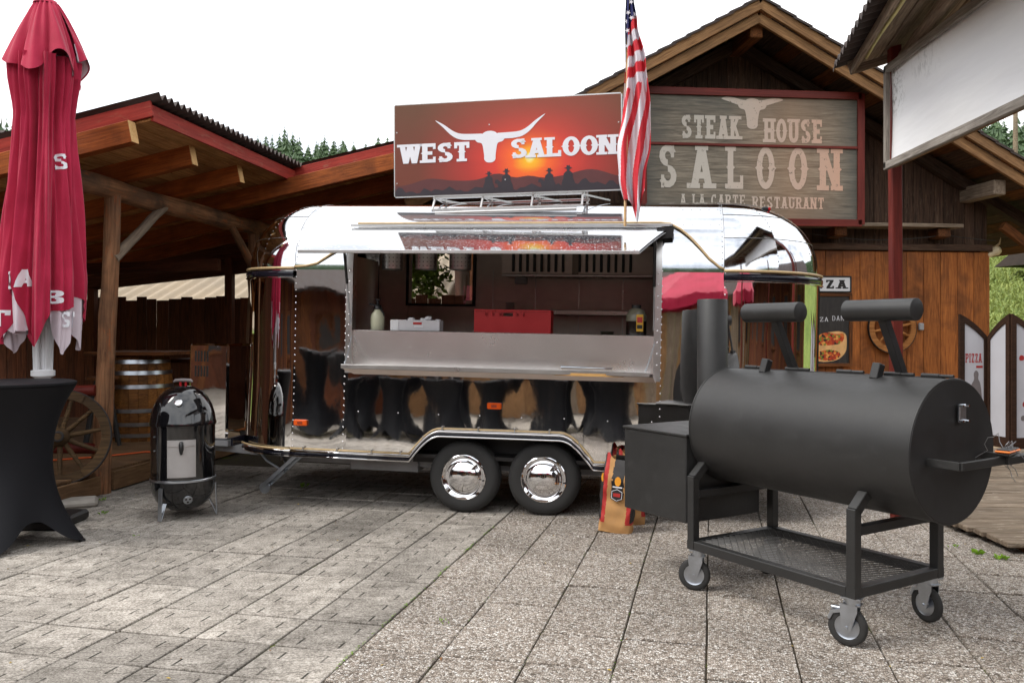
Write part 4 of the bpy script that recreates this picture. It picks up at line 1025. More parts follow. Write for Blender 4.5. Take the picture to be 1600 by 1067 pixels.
# dark plank fence behind
FN = empty('plank_fence', (-3.77, 7.9, 0), SY, label='dark vertical plank fence at the back of the shelter', cat='fence')
x = -5.8; random.seed(5)
while x < 4.0:
    w_ = random.choice((.16, .18, .2)); h_ = 1.98 + jit(.03)
    plank('fence_board', FN, (x + w_ / 2, 4.75, 0), (x + w_ / 2, 4.75, h_), w_ - random.choice((.004, .004, .012)), .022, W_DARKFN, up=(0, 1, 0), bev=.002); x += w_
for z in (.5, 1.5): plank('fence_rail', FN, (-5.8, 4.80, z), (4, 4.80, z), .04, .09, W_DARKFN)
# neighbouring shed with pale corrugated roof, seen over the fence
SD = empty('neighbour_shed', (-6, 18, 0), radians(-6), label='shed with pale cream corrugated roof behind the plank fence', cat='shed')
m = MB(); n = 420
def sfn(u, v): 
    xx = -14 + 26 * u; yy = -2.6 + 5.2 * v; return (xx, yy, 1.6 + 1.75 * v + .045 * sin(2 * pi * xx / .3))
m.grid(sfn, n * 2, 2); m.build('roof_sheet', CREAM_RF, SD, smooth=50)
MB().box((-1, .4, .75), (25, 4.6, 1.5)).build('wall', W_SHED, SD)
# second shelter roof at the very left edge
SH2 = empty('side_shelter', (-5.35, 7.6, 0), SY, label='corner of another corrugated shelter roof at the left picture edge', cat='shelter')
corr('roof_sheet', -2.4, .45, -2.2, 2.2, CORRUG, lambda x: 3.36 + .03 * x, SH2)
plank('fascia', SH2, (.42, -2.2, 3.22), (.42, 2.2, 3.22), .03, .22, RED_TRIM)
for y in (-1.8, 0, 1.8): plank('rafter', SH2, (-2.4, y, 3.12), (.40, y, 3.2), .1, .16, W_SHED)
for x in range(12): plank('ceiling_board', SH2, (.3 - x * .22, -2.15, 3.29 - x * .007), (.3 - x * .22, 2.15, 3.29 - x * .007), .21, .02, W_CEIL)
for i in range(28): plank('wall_plank', SH2, (-2.3, -2.6 + i * .2, 0), (-2.3, -2.6 + i * .2, 3.1), .195, .03, W_DARKFN, up=(1, 0, 0))
for y in (-2.0, 2.0): plank('post', SH2, (-2.0, y, 0), (-2.0, y, 3.1), .14, .14, W_SHED, up=(0, 1, 0))

# ------------------------------------------------------------------ closed red parasol
UM = empty('closed_parasol', (-3.60, 6.62, 0), 0, label='tall closed raspberry red parasol with white printed letters behind the black table', cat='parasol')
NFOLD = 9
def um_R(z):
    pts = [(1.20, .27), (1.5, .295), (1.9, .305), (2.4, .265), (2.9, .215), (3.15, .205), (3.4, .24), (3.6, .25)]
    for (a, ra), (b, rb) in zip(pts, pts[1:]):
        if z <= b: t = max(0, (z - a) / (b - a)); return ra + (rb - ra) * t
    return pts[-1][1]
def um_surf(th, z, inset=0, ph=0):
    f = (th + ph) * NFOLD / 2 + .35 * sin(z * 1.4 + th); amp = .44 + .10 * sin(th * 3 + 1)
    fold = abs(sin(f)) ** .8
    fine = .018 * sin(th * 23 + z * 2.1) * (1 - .3 * z / 4) + .01 * sin(th * 41 - z * 3)
    r = (um_R(z) - inset) * (1 - amp + amp * fold) + fine
    cxs = -.03 * (3.6 - z) * .4
    return Vector((cxs + r * cos(th), r * sin(th), z))
def um_hem(th): return 1.58 + .16 * sin(th * 4.5 + .6) + .09 * sin(th * 7 + 2)
m = MB(); m.grid(lambda u, v: (lambda th: um_surf(th, um_hem(th) + (3.58 - um_hem(th)) * v))(2 * pi * u), 260, 60); m.build('canopy', CLOTH_RED, UM, smooth=180)
m = MB(); m.grid(lambda u, v: (lambda th: um_surf(th, um_hem(th) - .015 - .20 * math.exp(-((th + 1.75 + 2 * pi) / .28) ** 2) - .1 * math.exp(-((th + .9 + 2 * pi) / .2) ** 2) + .35 * v, .022))(-2 * pi * u), 240, 14); m.build('canopy_lining', CLOTH_LIN, UM, smooth=180)
def cap(u, v):
    th = 2 * pi * u; hemz = 3.50 + .07 * sin(th * 3.5 + 1.2) + .04 * sin(th * 6); z = hemz + (4.02 - hemz) * v
    R_ = .30 * (1 - v) ** .9 + .075 * v; fold = abs(sin(th * 3.5 + .5)) ** .7; amp = .30 * (1 - v) + .1
    r = R_ * (1 - amp + amp * fold) + .008 * sin(th * 17 + v * 4); return (.01 + r * cos(th), r * sin(th), z)
m = MB(); m.grid(cap, 220, 26); m.lathe([(.09, 4.01), (.08, 4.035), (.04, 4.045), (.001, 4.05)], 24); m.build('vent_cap', CLOTH_RED, UM, smooth=180)
m = MB(); m.grid(lambda u, v: (lambda p: (p[0] * .96, p[1] * .96, p[2] + .004))(cap(1 - u, v * .3)), 200, 5); m.build('vent_lining', CLOTH_LIN, UM, smooth=180)
m = MB(); m.tube([(0, 0, 0), (0, 0, 4.02)], .035, 14); m.build('mast', PARASOL_AL, UM, smooth=60)
for k_ in range(6):
    a = k_ * pi / 3 + .3; m = MB(); m.bar((.055 * cos(a) - .02, .055 * sin(a), 1.16), (.075 * cos(a) - .02, .075 * sin(a), 1.9), .016, .024, up=(cos(a), sin(a), 0)); m.build('rib', PARASOL_AL, UM)
m = MB(); m.lathe([(.04, 1.07), (.055, 1.08), (.05, 1.13), (.085, 1.15), (.085, 1.19), (.05, 1.20)], 20, Matrix.Translation((-.02, 0, 0))); m.build('runner', PARASOL_AL, UM, smooth=40)
m = MB(); m.box((0, 0, .04), (.46, .46, .08), bev=.02); m.build('base_plate', DARKMET, UM)
def wrap_text(txt, th0, z0, hgt, wid, slope=0):
    m = MB(); P, Wd = text_polys(txt, .24, False, False, .12); k_ = 0
    for p in P:
        k_ += 1; a, b = p[0], p[2]
        n_ = 3
        q = [(lambda s, t: ((1 - s) * (1 - t) * p[0][0] + s * (1 - t) * p[1][0] + s * t * p[2][0] + (1 - s) * t * p[3][0], (1 - s) * (1 - t) * p[0][1] + s * (1 - t) * p[1][1] + s * t * p[2][1] + (1 - s) * t * p[3][1]))(i / n_, j / n_) for i in range(n_ + 1) for j in range(n_ + 1)]
        vv = []
        for x_, y_ in q:
            th = th0 + x_ / Wd * wid; z_ = z0 + y_ * hgt + slope * x_ / Wd; c_ = um_surf(th, z_); vv.append(c_ + Vector((cos(th), sin(th), 0)) * (.007 + .0002 * (k_ % 7)))
        m.add(vv, [(i * (n_ + 1) + j, (i + 1) * (n_ + 1) + j, (i + 1) * (n_ + 1) + j + 1, i * (n_ + 1) + j + 1) for i in range(n_) for j in range(n_)])
    return m.build('lettering', WHITE_PR, UM, smooth=180)
wrap_text('DA', radians(-118), 1.80, .13, .62, .03); wrap_text('B', radians(-52), 1.70, .10, .34); wrap_text('ST', radians(-36), 1.52, .12, .5); wrap_text('B', radians(-160), 1.72, .1, .34); wrap_text('ST', radians(-152), 1.53, .12, .45); wrap_text('S', radians(-40), 2.72, .12, .35)

# ------------------------------------------------------------------ black stretch-covered bar tables
def cover_fn(H_, rt, spread, rotz):
    def fn(u, v):
        th = 2 * pi * u; s4 = abs(cos(2 * (th - rotz))) ** 3.0        # four pulled corners
        if v < .5:
            t = v / .5; waist = .30 + .24 * (1 - t) ** 2.6
            r = rt * (waist / .54 * (1 - t) ** .0 if True else 1); r = rt * (.60 + .40 * (1 - t) ** 2.2); z = H_ - .03 - (H_ * .46) * t
        else:
            t = (v - .5) / .5; foot = spread * s4 + (spread * .62) * (1 - s4)
            r = rt * .60 + (foot - rt * .60) * t ** 1.9; zb = .012 + .17 * (1 - s4) ** 1.4; z0 = H_ - .03 - H_ * .46
            z = z0 + (zb - z0) * t
        return (r * cos(th), r * sin(th), z)
    return fn
def bar_table(loc, rotz, label, H_=1.10, rt=.37, spread=.46):
    t = empty('bar_table', loc, 0, label=label, cat='table', group='black covered bar tables')
    m = MB(); m.grid(cover_fn(H_, rt, spread, rotz), 96, 44); m.f = [f[::-1] for f in m.f]; m.build('stretch_cover', BLACKCLOTH, t, smooth=180)
    m = MB(); m.lathe([(.001, H_ + .004), (rt - .02, H_ + .002), (rt, H_ - .006), (rt + .002, H_ - .018), (rt - .004, H_ - .03), (rt - .02, H_ - .034)], 64); m.build('table_top', BLACKCLOTH, t, smooth=50)
    for k_ in range(4):
        a = rotz + k_ * pi / 2; m = MB(); m.lathe([(.001, .02), (.022, .018), (.024, .004), (.024, 0)], 14, Matrix.Translation(((spread - .01) * cos(a), (spread - .01) * sin(a), 0))); m.build('foot', PLASTIC_BLK, t, smooth=40)
    return t
bar_table((-3.50, 6.05, 0), radians(8), 'bar table with black stretch cover at the left picture edge before the red parasol', 1.14, .385, .45)
# ------------------------------------------------------------------ black bullet smoker
BS = empty('bullet_smoker', (-2.665, 6.95, 0), radians(0), label='black enamel bullet smoker with domed lid in front of the shelter', cat='smoker')
m = MB(); m.lathe([(.225, .31), (.236, .28), (.247, .25)][:1] + [(.001, .052), (.09, .06), (.16, .09), (.21, .14), (.238, .20), (.247, .27), (.250, .305)], 56) if False else m.lathe([(.001, .052), (.09, .06), (.16, .09), (.21, .14), (.238, .20), (.247, .27), (.252, .298), (.246, .302)], 56)
bowl = m.build('charcoal_bowl', ENAMEL, BS, smooth=50)
m = MB(); m.lathe([(.246, .300), (.254, .303), (.254, .316), (.248, .320)], 56); m.build('bowl_rim', GALV, BS, smooth=50)
m = MB(); m.lathe([(.246, .318), (.246, .735), (.252, .738), (.252, .748)], 64); bodyS = m.build('body', ENAMEL, BS, smooth=50)
m = MB(); m.lathe([(.256, .744), (.256, .758), (.250, .78), (.243, .83), (.222, .90), (.186, .965), (.14, 1.012), (.08, 1.043), (.03, 1.052), (.001, 1.054)], 64); lid = m.build('lid', ENAMEL, BS, smooth=50)
m = MB(); m.bar((-.022, 0, 1.05), (-.022, 0, 1.085), .018, .012); m.bar((.022, 0, 1.05), (.022, 0, 1.085), .018, .012); m.build('handle_bracket', RED_PL, lid)
m = MB(); m.tube([(-.075, 0, 1.082), (-.06, 0, 1.094), (0, 0, 1.096), (.06, 0, 1.094), (.075, 0, 1.082)], [.01, .014, .015, .014, .01], 10); m.build('lid_handle', PRINT_GRY, lid, smooth=60)
def on_cyl(a, r, z): return Matrix.Translation((r * cos(a), r * sin(a), z)) @ Matrix.Rotation(a, 4, 'Z')
a = radians(-72); m = MB()
m.grid(lambda u, v: (.2485 * cos(a + (u - .5) * .88), .2485 * sin(a + (u - .5) * .88), .345 + .295 * v), 12, 2); m.grid(lambda u, v: (.2525 * cos(a + (u - .5) * .84), .2525 * sin(a + (u - .5) * .84), .35 + .285 * v), 12, 2)
dr = m.build('access_door', plain('dull_aluminium', S(176, 172, 170), rough=.5, metal=.35, var=.1), BS, smooth=60)
m = MB(); m.tube([(.256 * cos(a + t), .256 * sin(a + t), .592) for t in (-.4, -.2, 0, .2, .4)], .003, 6); m.build('door_crease', STEEL, dr)
m = MB(); Mh = on_cyl(a, .262, .575); m.tube([Mh @ Vector((.0, 0, .045)), Mh @ Vector((.018, 0, .03)), Mh @ Vector((.016, 0, -.01)), Mh @ Vector((.008, 0, -.045))], [.016, .019, .017, .009], 10); m.build('door_handle', PLASTIC_BLK, dr, smooth=60)
Mt = on_cyl(radians(-78), .215, .925) @ Matrix.Rotation(radians(48), 4, 'Y'); m = MB(); m.lathe([(.026, 0), (.026, .014), (.022, .018), (.001, .018)], 20, Mt); m.build('thermometer', WHITE, lid, smooth=40)
m = MB(); m.lathe([(.026, .010), (.029, .012), (.029, .018), (.023, .021)], 20, Mt); m.build('thermometer_bezel', CHROME, lid, smooth=40)
Mv = on_cyl(radians(-60), .222, .165) @ Matrix.Rotation(radians(112), 4, 'Y'); m = MB(); m.lathe([(.001, .006), (.034, .006), (.036, 0)], 20, Mv); vt = m.build('air_vent', GALV, bowl, smooth=30)
m = MB()
for q in range(3):
    c = Vector((.017 * cos(q * 2.1), .017 * sin(q * 2.1), .0068)); m.add([Mv @ (c + Vector((.009 * cos(t * pi / 4), .009 * sin(t * pi / 4), 0))) for t in range(8)], [tuple(range(8))])
m.build('vent_hole', PRINT_BLK, vt)
for ad in (-110, 130, 10):
    a = radians(ad); t_ = Vector((-sin(a), cos(a), 0)); d_ = Vector((cos(a), sin(a), 0)); m = MB()
    m.bar(d_ * .252 + Vector((0, 0, .262)), d_ * .262 + Vector((0, 0, .006)), .036, .006, up=d_, bev=.001); m.bar(d_ * .262 + Vector((0, 0, .006)), d_ * .205 + Vector((0, 0, .135)), .036, .006, up=d_, bev=.001); m.build('leg', GALV, BS)
for z in (.55, .66):
    for ad in (-128,):
        m = MB(); a = radians(ad); m.tube([(.246 * cos(a), .246 * sin(a), z), (.255 * cos(a), .255 * sin(a), z)], .006, 8); m.build('grate_bolt', GALV, BS)

# ------------------------------------------------------------------ big offset smoker: local x along the drum towards the camera, y to the far side
OY = atan2(-.8496, .5275)
OS = empty('offset_smoker', (2.044, 3.978, 0), OY, label='large matt black offset barrel smoker on a wheeled frame', cat='smoker')
# camera side of the drum is local -y ; x=0 at the near end plate, negative towards the firebox
ZC, RD, LD = .9375, .336, 1.385
def drum_pt(x, a, r=RD): return (x, r * sin(a), ZC + r * cos(a))    # a from the top, + to the far side
Mx = Matrix.Translation((0, 0, ZC)) @ Matrix.Rotation(radians(-90), 4, 'Y')       # lathe z -> -x
m = MB(); m.lathe([(RD, 0.0), (RD, .35), (RD, .7), (RD, 1.05), (RD, LD)], 96, Mx); drum = m.build('drum', MATBLACK, OS, smooth=50)
for x0, nm in ((.004, 'end_plate'), (-LD - .004, 'end_plate')):
    m = MB(); m.lathe([(.001, 0), (RD - .004, 0), (RD - .001, .004), (RD + .0005, .012)] if x0 > 0 else [(RD + .0005, -.012), (RD - .001, -.004), (RD - .004, 0), (.001, 0)], 72, Matrix.Translation((x0, 0, ZC)) @ Matrix.Rotation(radians(-90), 4, 'Y')); ep = m.build(nm, MATBLK_E, OS, smooth=30)
    if x0 > 0: ep0 = ep
for x_ in (-.002, -LD + .002):
    m = MB(); m.tube([drum_pt(x_, a_ * 2 * pi / 90, RD + .0005 + .0012 * sin(a_ * 37.7)) for a_ in range(90)], .0042, 6, closed=True); m.build('weld_seam', MATBLACK, OS, smooth=60)
# lid gap line, hinges, stops
m = MB(); m.bar(drum_pt(-LD + .08, .085, RD + .001), drum_pt(-.06, .085, RD + .001), .03, .006, bev=.001); m.build('lid_edge', MATBLK_E, OS)
for x0 in (-1.20, -.90, -.56, -.28, -.08):
    m = MB(); m.tube([drum_pt(x0, .075, RD + .011), drum_pt(x0 - .09, .075, RD + .011)], .0105, 10); h1 = m.build('hinge', MATBLACK, OS, smooth=60)
    m = MB(); m.tube([drum_pt(x0 + .002, .075, RD + .011), drum_pt(x0 + .07, .075, RD + .011)], .0085, 10); m.build('hinge_pin', MATBLACK, h1, smooth=60)
for x0 in (-.36, -1.07):
    m = MB(); m.bar(drum_pt(x0, -.20, RD - .01), drum_pt(x0 + .004, -.10, RD + .062), .045, .045, up=(1, 0, 0)); m.build('lid_stop', MATBLACK, OS)
# counterweights on arms
for x0 in (-.292, -.959):
    f0 = Vector(drum_pt(x0, .19, RD - .005)); c = Vector((x0, -.117, ZC + .66))
    m = MB(); m.bar(f0, c, .042, .042, up=(1, 0, 0)); arm = m.build('counterweight_arm', MATBLK_E, OS)
    m = MB(); m.tube([c + Vector((-.19, 0, 0)), c + Vector((-.188, 0, 0)), c + Vector((.188, 0, 0)), c + Vector((.19, 0, 0))], [.049, .053, .053, .049], 40); m.build('counterweight', MATBLACK, arm, smooth=50)
# firebox and chimney
MB().box((-LD - .29, -.045, .63), (.56, .615, .505), bev=.006).build('firebox', MATBLACK, OS)
MB().box((-LD - .29, -.045, .888), (.58, .63, .016), bev=.004).build('firebox_lid', MATBLACK, OS)
m = MB(); m.lathe([(.088, .86), (.092, .862), (.092, 1.685), (.088, 1.69), (.084, 1.69), (.084, 1.3)], 40, Matrix.Translation((-LD - .15, 0, 0))); m.build('chimney', MATBLACK, OS, smooth=50)
# frame: four posts with slanted heads, rails, mesh shelf
FX0, FX1, FY = -1.385 + .03, -.285, .332
def post(x, sy):
    m = MB(); b = .05
    m.box((x, sy * FY, .45), (b, b, .42), bev=.003)
    m.bar((x, sy * (FY - .001), .645), (x, sy * (FY - .10), .735), .05, .05, up=(1, 0, 0), bev=.003); return m.build('post', MATBLACK, OS)
for x in (FX0, FX1):
    for sy in (-1, 1): post(x, sy)
    MB().bar((x, -FY + .026, .555), (x, FY - .026, .555), .045, .045, bev=.003).build('cross_bar', MATBLK_E, OS)
for sy in (-1, 1): MB().bar((FX0 + .026, sy * FY, .265), (FX1 - .026, sy * FY, .265), .05, .05, bev=.003).build('shelf_rail', MATBLACK, OS)
for x in (FX0, FX1): MB().bar((x, -FY + .026, .265), (x, FY - .026, .265), .05, .05, bev=.003).build('shelf_rail', MATBLACK, OS)
for x in (FX0, FX1):
    for sy in (-1, 1): MB().box((x, sy * FY, .265), (.0502, .0502, .0502)).build('shelf_corner', MATBLACK, OS)
m = MB(); sx_, sy_ = .052, .024; ix = int((FX1 - FX0 - .05) / sx_); iy = int((2 * FY - .05) / sy_)
for i in range(ix + 1):
    for j in range(iy):
        x = FX0 + .025 + i * sx_ + (sx_ / 2 if j % 2 else 0); y = -FY + .025 + j * sy_
        for sgn in (-1, 1):
            x2 = x + sgn * sx_ / 2
            if x2 < FX0 + .02 or x2 > FX1 - .02: continue
            d_ = Vector((x2 - x, sy_, 0)).normalized(); nn = Vector((-d_.y, d_.x, 0)) * .0024
            a_, b_ = Vector((x, y, .283)), Vector((x2, y + sy_, .283))
            m.add([a_ - nn + Vector((0, 0, -.003)), b_ - nn + Vector((0, 0, -.003)), b_ + nn + Vector((0, 0, .003)), a_ + nn + Vector((0, 0, .003))], [(0, 1, 2, 3)])
m.build('mesh_shelf', plain('expanded_steel', S(84, 82, 80), rough=.4, metal=.7), OS, kind='stuff')
# casters: fork, wheel (> hub), brake pedal
def caster(x, y, yaw, brake):
    W = OS.matrix_world; M = Matrix.Translation((x, y, 0)) @ Matrix.Rotation(yaw, 4, 'Z')
    m = MB(); m.box((0, 0, .236), (.09, .08, .008), M); m.lathe([(.034, .20), (.036, .212), (.034, .232)], 20, M)
    for s_ in (-1, 1):
        m.prism([(-.018, .075), (.018, .075), (.05, .17), (.05, .206), (-.03, .206), (-.03, .17)], s_ * .027 - .002, s_ * .027 + .002, M @ Matrix.Translation((-.022, 0, 0)))
    m.box((.0, 0, .203), (.08, .058, .006), M); m.tube([M @ Vector((-.022, -.034, .092)), M @ Vector((-.022, .034, .092))], .008, 8)
    fk = m.build('caster_fork', GALV, OS, smooth=40)
    Mw_ = M @ Matrix.Translation((-.022, 0, .092)) @ Matrix.Rotation(radians(90), 4, 'X')
    m = MB(); m.lathe([(.058, -.016), (.08, -.019), (.09, -.012), (.092, 0), (.09, .012), (.08, .019), (.058, .016)], 40, Mw_); w_ = m.build('caster_wheel', RUBBER, fk, smooth=50)
    m = MB(); m.lathe([(.001, -.02), (.016, -.02), (.02, -.012), (.05, -.009), (.06, -.014), (.06, .014), (.05, .009), (.02, .012), (.016, .02), (.001, .02)], 32, Mw_); m.build('caster_hub', GALV, fk, smooth=40)
    if brake:
        m = MB(); m.prism([(.03, .165), (.085, .148), (.1, .118), (.112, .12), (.098, .162), (.03, .182)], -.024, .024, M @ Matrix.Scale(-1, 4, (1, 0, 0))); m.box((-.075, 0, .175), (.05, .03, .012), M, .003); m.build('brake_pedal', GALV, fk, smooth=30)
caster(FX0 + .02, -FY + .02, radians(35), False); caster(FX1 - .02, -FY + .02, radians(20), True); caster(FX1 - .02, FY - .02, radians(-10), True); caster(FX0 + .02, FY - .02, radians(40), False)
# end plate fittings
m = MB(); pth = [(.0, -.20, .905), (.155, -.20, .905), (.155, .235, .905), (.012, .235, .905)]
for a_, b_ in zip(pth, pth[1:]): m.bar(a_, b_, .022, .036, up=(0, 0, 1), bev=.002)
m.build('end_handle', MATBLACK, OS)
m = MB(); m.bar((.155, .14, .905), (.155, .36, .905), .05, .036, bev=.002); m.build('handle_shelf', MATBLACK, OS)
m = MB(); m.box((.018, .045, 1.115), (.012, .055, .085), bev=.003); lt = m.build('latch_plate', GALV, ep0); 
m = MB()
for y in (.022, .068):
    for z in (1.08, 1.15): m.tube([(.02, y, z), (.04, y, z)], .006, 8)
m.build('latch_bolt', CHROME, ep0, kind='stuff')
TH = empty('grill_thermometer', OS.matrix_world @ Vector((.16, .17, .925)), OY + .2, label='black and orange barbecue thermometer on the smoker end handle', cat='thermometer')
MB().box((0, 0, .012), (.06, .15, .016), bev=.007).build('case', PLASTIC_BLK, TH); MB().box((0, 0, .024), (.066, .158, .010), bev=.005).build('bumper', plain('orange_plastic', S(232, 120, 20), .4), TH); MB().box((0, 0, .031), (.054, .14, .008), bev=.003).build('face', PLASTIC_BLK, TH)
m = MB(); random.seed(9)
for q in range(6):
    p = Vector((jit(.02), .02 + jit(.05), .03)); pts = [p]
    for s_ in range(9):
        p = p + Vector((jit(.025), .008 + jit(.03), (-.02 if s_ > 1 else .02) + jit(.02))); pts.append(p.copy())
    m.tube(pts, .0016, 5)
m.build('probe_wire', CABLE_GR, TH, smooth=60)

# ------------------------------------------------------------------ charcoal bags
KRAFT = plain('kraft_paper', S(186, 140, 88), rough=.85, var=.15, scale=9, bump=.4, bscale=12)
def bag(loc, yaw, label, lean):
    t = empty('charcoal_bag', loc, yaw, label=label, cat='bag', group='charcoal bags')
    t.matrix_world = t.matrix_world @ Matrix.Rotation(lean, 4, 'Y')
    w_, d_, h_ = .125, .07, .56
    def ring(v):
        top = max(0, (v - .72) / .28); return w_ * (1 - .04 * sin(v * 9) + .05 * sin(v * 4)), d_ * (1 - .8 * top ** 1.5) * (1 + .1 * sin(v * 11))
    def fn(u, v):
        th = 2 * pi * u; a, b = ring(v); e_ = .42
        cx = abs(cos(th)) ** e_ * (1 if cos(th) >= 0 else -1); sy = abs(sin(th)) ** e_ * (1 if sin(th) >= 0 else -1)
        wr = .0028 * sin(v * 31 + th * 3) + .0022 * sin(v * 17 - th * 7)
        return (a * cx + wr, b * sy + wr, h_ * v + .012 * sin(th * 2 + 1) * v + (.02 * sin(th * 5) if v > .98 else 0))
    m = MB(); m.grid(fn, 144, 40)
    for i in range(144):
        u = (i + .5) / 144
        for j in range(40):
            v = (j + .5) / 40; mi = 0; c_ = Vector(fn(u, v)); ax_ = abs(c_.x)
            if v > .13:
                if ax_ > w_ * .86: mi = 1 if v > .16 else 2
                elif ax_ > w_ * .62: mi = 2
                elif ax_ < w_ * .36 and v > .47: mi = 1
            m.mi[i * 40 + j] = mi
    m.build('paper', [KRAFT, PRINT_BLK, PRINT_RED], t, smooth=60)
    m = MB(); Y0 = -d_ - .012
    m.add([(.03 * cos(q * pi / 5) * .8, Y0, .385 + .036 * sin(q * pi / 5)) for q in range(10)], [tuple(range(10))], 0)
    for q in (-.075,): m.add([(w_ * .0 - .118 + .03 * cos(r_ * pi / 5) * .4, Y0 + .02, .40 + .034 * sin(r_ * pi / 5)) for r_ in range(10)], [tuple(range(10))], 0)
    m.build('flame_print', PRINT_ORG, t)
    m = MB(); hx = [(0, .05), (.045, .03), (.045, -.03), (0, -.05), (-.045, -.03), (-.045, .03)]
    m.add([(x, Y0 - .001, .285 + z) for x, z in hx], [tuple(range(6))], 0); m.add([(x * .88, Y0 - .0016, .285 + z * .88) for x, z in hx], [tuple(range(6))], 1); m.add([(x * .8, Y0 - .0022, .285 + z * .8) for x, z in hx], [tuple(range(6))], 0)
    m.add([(-.026, Y0 - .0028, .272), (.026, Y0 - .0028, .272), (.026, Y0 - .0028, .298), (-.026, Y0 - .0028, .298)], [(0, 1, 2, 3)], 2); m.add([(-.036, Y0 - .002, .338), (.036, Y0 - .002, .338), (.036, Y0 - .002, .348), (-.036, Y0 - .002, .348)], [(0, 1, 2, 3)], 1)
    m.build('badge_print', [PRINT_BLK, WHITE_PR, PRINT_RED], t)
    return t
bag((.775, 6.42, 0), radians(-18), 'open kraft, red and black charcoal bag leaning by the smoker firebox', radians(5)); bag((.90, 6.66, 0), radians(12), 'second charcoal bag, mostly hidden behind the front one', radians(3))

# ------------------------------------------------------------------ flag on the trailer roof front
FL = empty('flag', (.905, 6.60, 2.30), radians(-8), label='limp stars and stripes flag on a wooden pole at the trailer roof', cat='flag')
m = MB(); m.tube([(-.035, .0, 0), (-.005, .0, 2.03)], .011, 10); m.build('pole', W_POLE, FL, smooth=60)
def flag_xy(w, d):
    """w 0..1 across the hanging cloth, d metres below the pole top"""
    K = ((0, -.022, .020), (.25, -.030, .030), (.45, -.040, .055), (.75, -.040, .115), (1.1, -.055, .150), (1.4, -.090, .160), (1.62, -.075, .125), (1.9, -.02, .11))
    for a, b in zip(K, K[1:]):
        if d <= b[0]: break
    t = min(1, max(0, (d - a[0]) / (b[0] - a[0]))); t = t * t * (3 - 2 * t); xl, xr = a[1] + (b[1] - a[1]) * t, a[2] + (b[2] - a[2]) * t
    amp = .016 + .03 * min(1, d)
    return xl + (xr - xl) * (w + .05 * sin(6 * w + 2.5 * d)), -.03 + amp * sin(w * 15 + d * 1.3) + .4 * amp * sin(w * 31 - d * 2)
def hem(w): return 1.80 + .18 * math.exp(-((w - .55) / .2) ** 2) - .06 * math.exp(-((w - .98) / .08) ** 2)
nu, nv = 90, 190
def flag_pt(w, s):
    d = s * hem(w); x, y = flag_xy(w, d); return Vector((x, y, 2.0 - d))
m = MB(); m.grid(flag_pt, nu, nv)
for i in range(nu):
    for j in range(nv):
        w = (i + .5) / nu; d = (j + .5) / nv * hem(w)
        if d < .50 + .20 * max(0, .30 - w) * 4 - .22 * max(0, w - .35): mi = 2
        elif d < .98 - .10 * w: mi = 0 if int((d + .10 * w) / .082) % 2 == 0 else 1
        else: mi = 0 if int((w * .55 + .36 * d + .03 * sin(d * 6) + 4) / .105) % 2 == 0 else 1
        m.mi[i * nv + j] = mi
F_RED, F_WH, F_BL = plain('flag_red', S(214, 52, 64), .75, var=.06), plain('flag_white', S(226, 222, 228), .75, var=.04), plain('flag_navy', S(40, 44, 98), .75, var=.1)
m.build('cloth', [F_RED, F_WH, F_BL], FL, smooth=180)
m = MB()
for q_, (w0, d0) in enumerate(((.5, .12), (.35, .24), (.7, .30), (.3, .38), (.62, .42), (.2, .52), (.85, .38), (.5, .06), (.12, .62), (.55, .2), (.15, .44))):
    x0, y0 = flag_xy(w0, d0); rs = .020
    m.add([Vector((x0 + (rs if t % 2 == 0 else rs * .42) * sin(t * pi / 5 + .2 * q_), y0 - .014 - .0003 * q_, 2.0 - d0 + (rs if t % 2 == 0 else rs * .42) * cos(t * pi / 5 + .2 * q_))) for t in range(10)], [tuple(range(10))])
m.build('star', F_WH, FL, kind='stuff')
# ------------------------------------------------------------------ saloon building (local x along the gable wall, -y towards the plaza)
BN = empty('saloon_building', (5.0, 12.0, 0), radians(6), label='dark timber gabled saloon with amber plank base behind the trailer', cat='building')
AX, AZ, SL = -1.957, 5.71, .556                  # ridge, roof top at the verge, pitch
XL, XR_ = -5.6, 1.75
def zroof(x): return AZ - SL * abs(x - AX)
random.seed(21)
x = XL
while x < XR_ - .01:                             # upper dark planks
    w_ = min(random.choice((.13, .15, .17)), XR_ - x); xc = x + w_ / 2
    plank('wall_plank', BN, (xc, jit(.004), 2.62), (xc, jit(.004), round(zroof(xc) - .22, 1)), w_ - .005, .026, W_UPPER, up=(0, 1, 0), bev=.003); x += w_
x = XL
while x < XR_ - .01:                             # lower amber planks
    w_ = min(random.choice((.19, .22, .25)), XR_ + .02 - x); xc = x + w_ / 2
    plank('base_plank', BN, (xc, -.03 + jit(.003), 0), (xc, -.03, 2.6), w_ - .006, .028, W_LOWER, up=(0, 1, 0), bev=.004); x += w_
plank('band_board', BN, (XL, -.055, 2.66), (XR_ + .04, -.055, 2.66), .05, .09, W_UPPER)
MB().box(((XL + XR_) / 2, 3.0, 1.6), (XR_ - XL - .06, 5.8, 3.2)).build('wall_core', W_DARKFN, BN)
m = MB(); m.prism([(XL + .05, 3.0), (XR_ - .05, 3.0), (XR_ - .05, zroof(XR_) - .3), (AX, AZ - .35), (XL + .05, zroof(XL) - .3)], .06, 5.9); m.build('gable_core', W_DARKFN, BN)
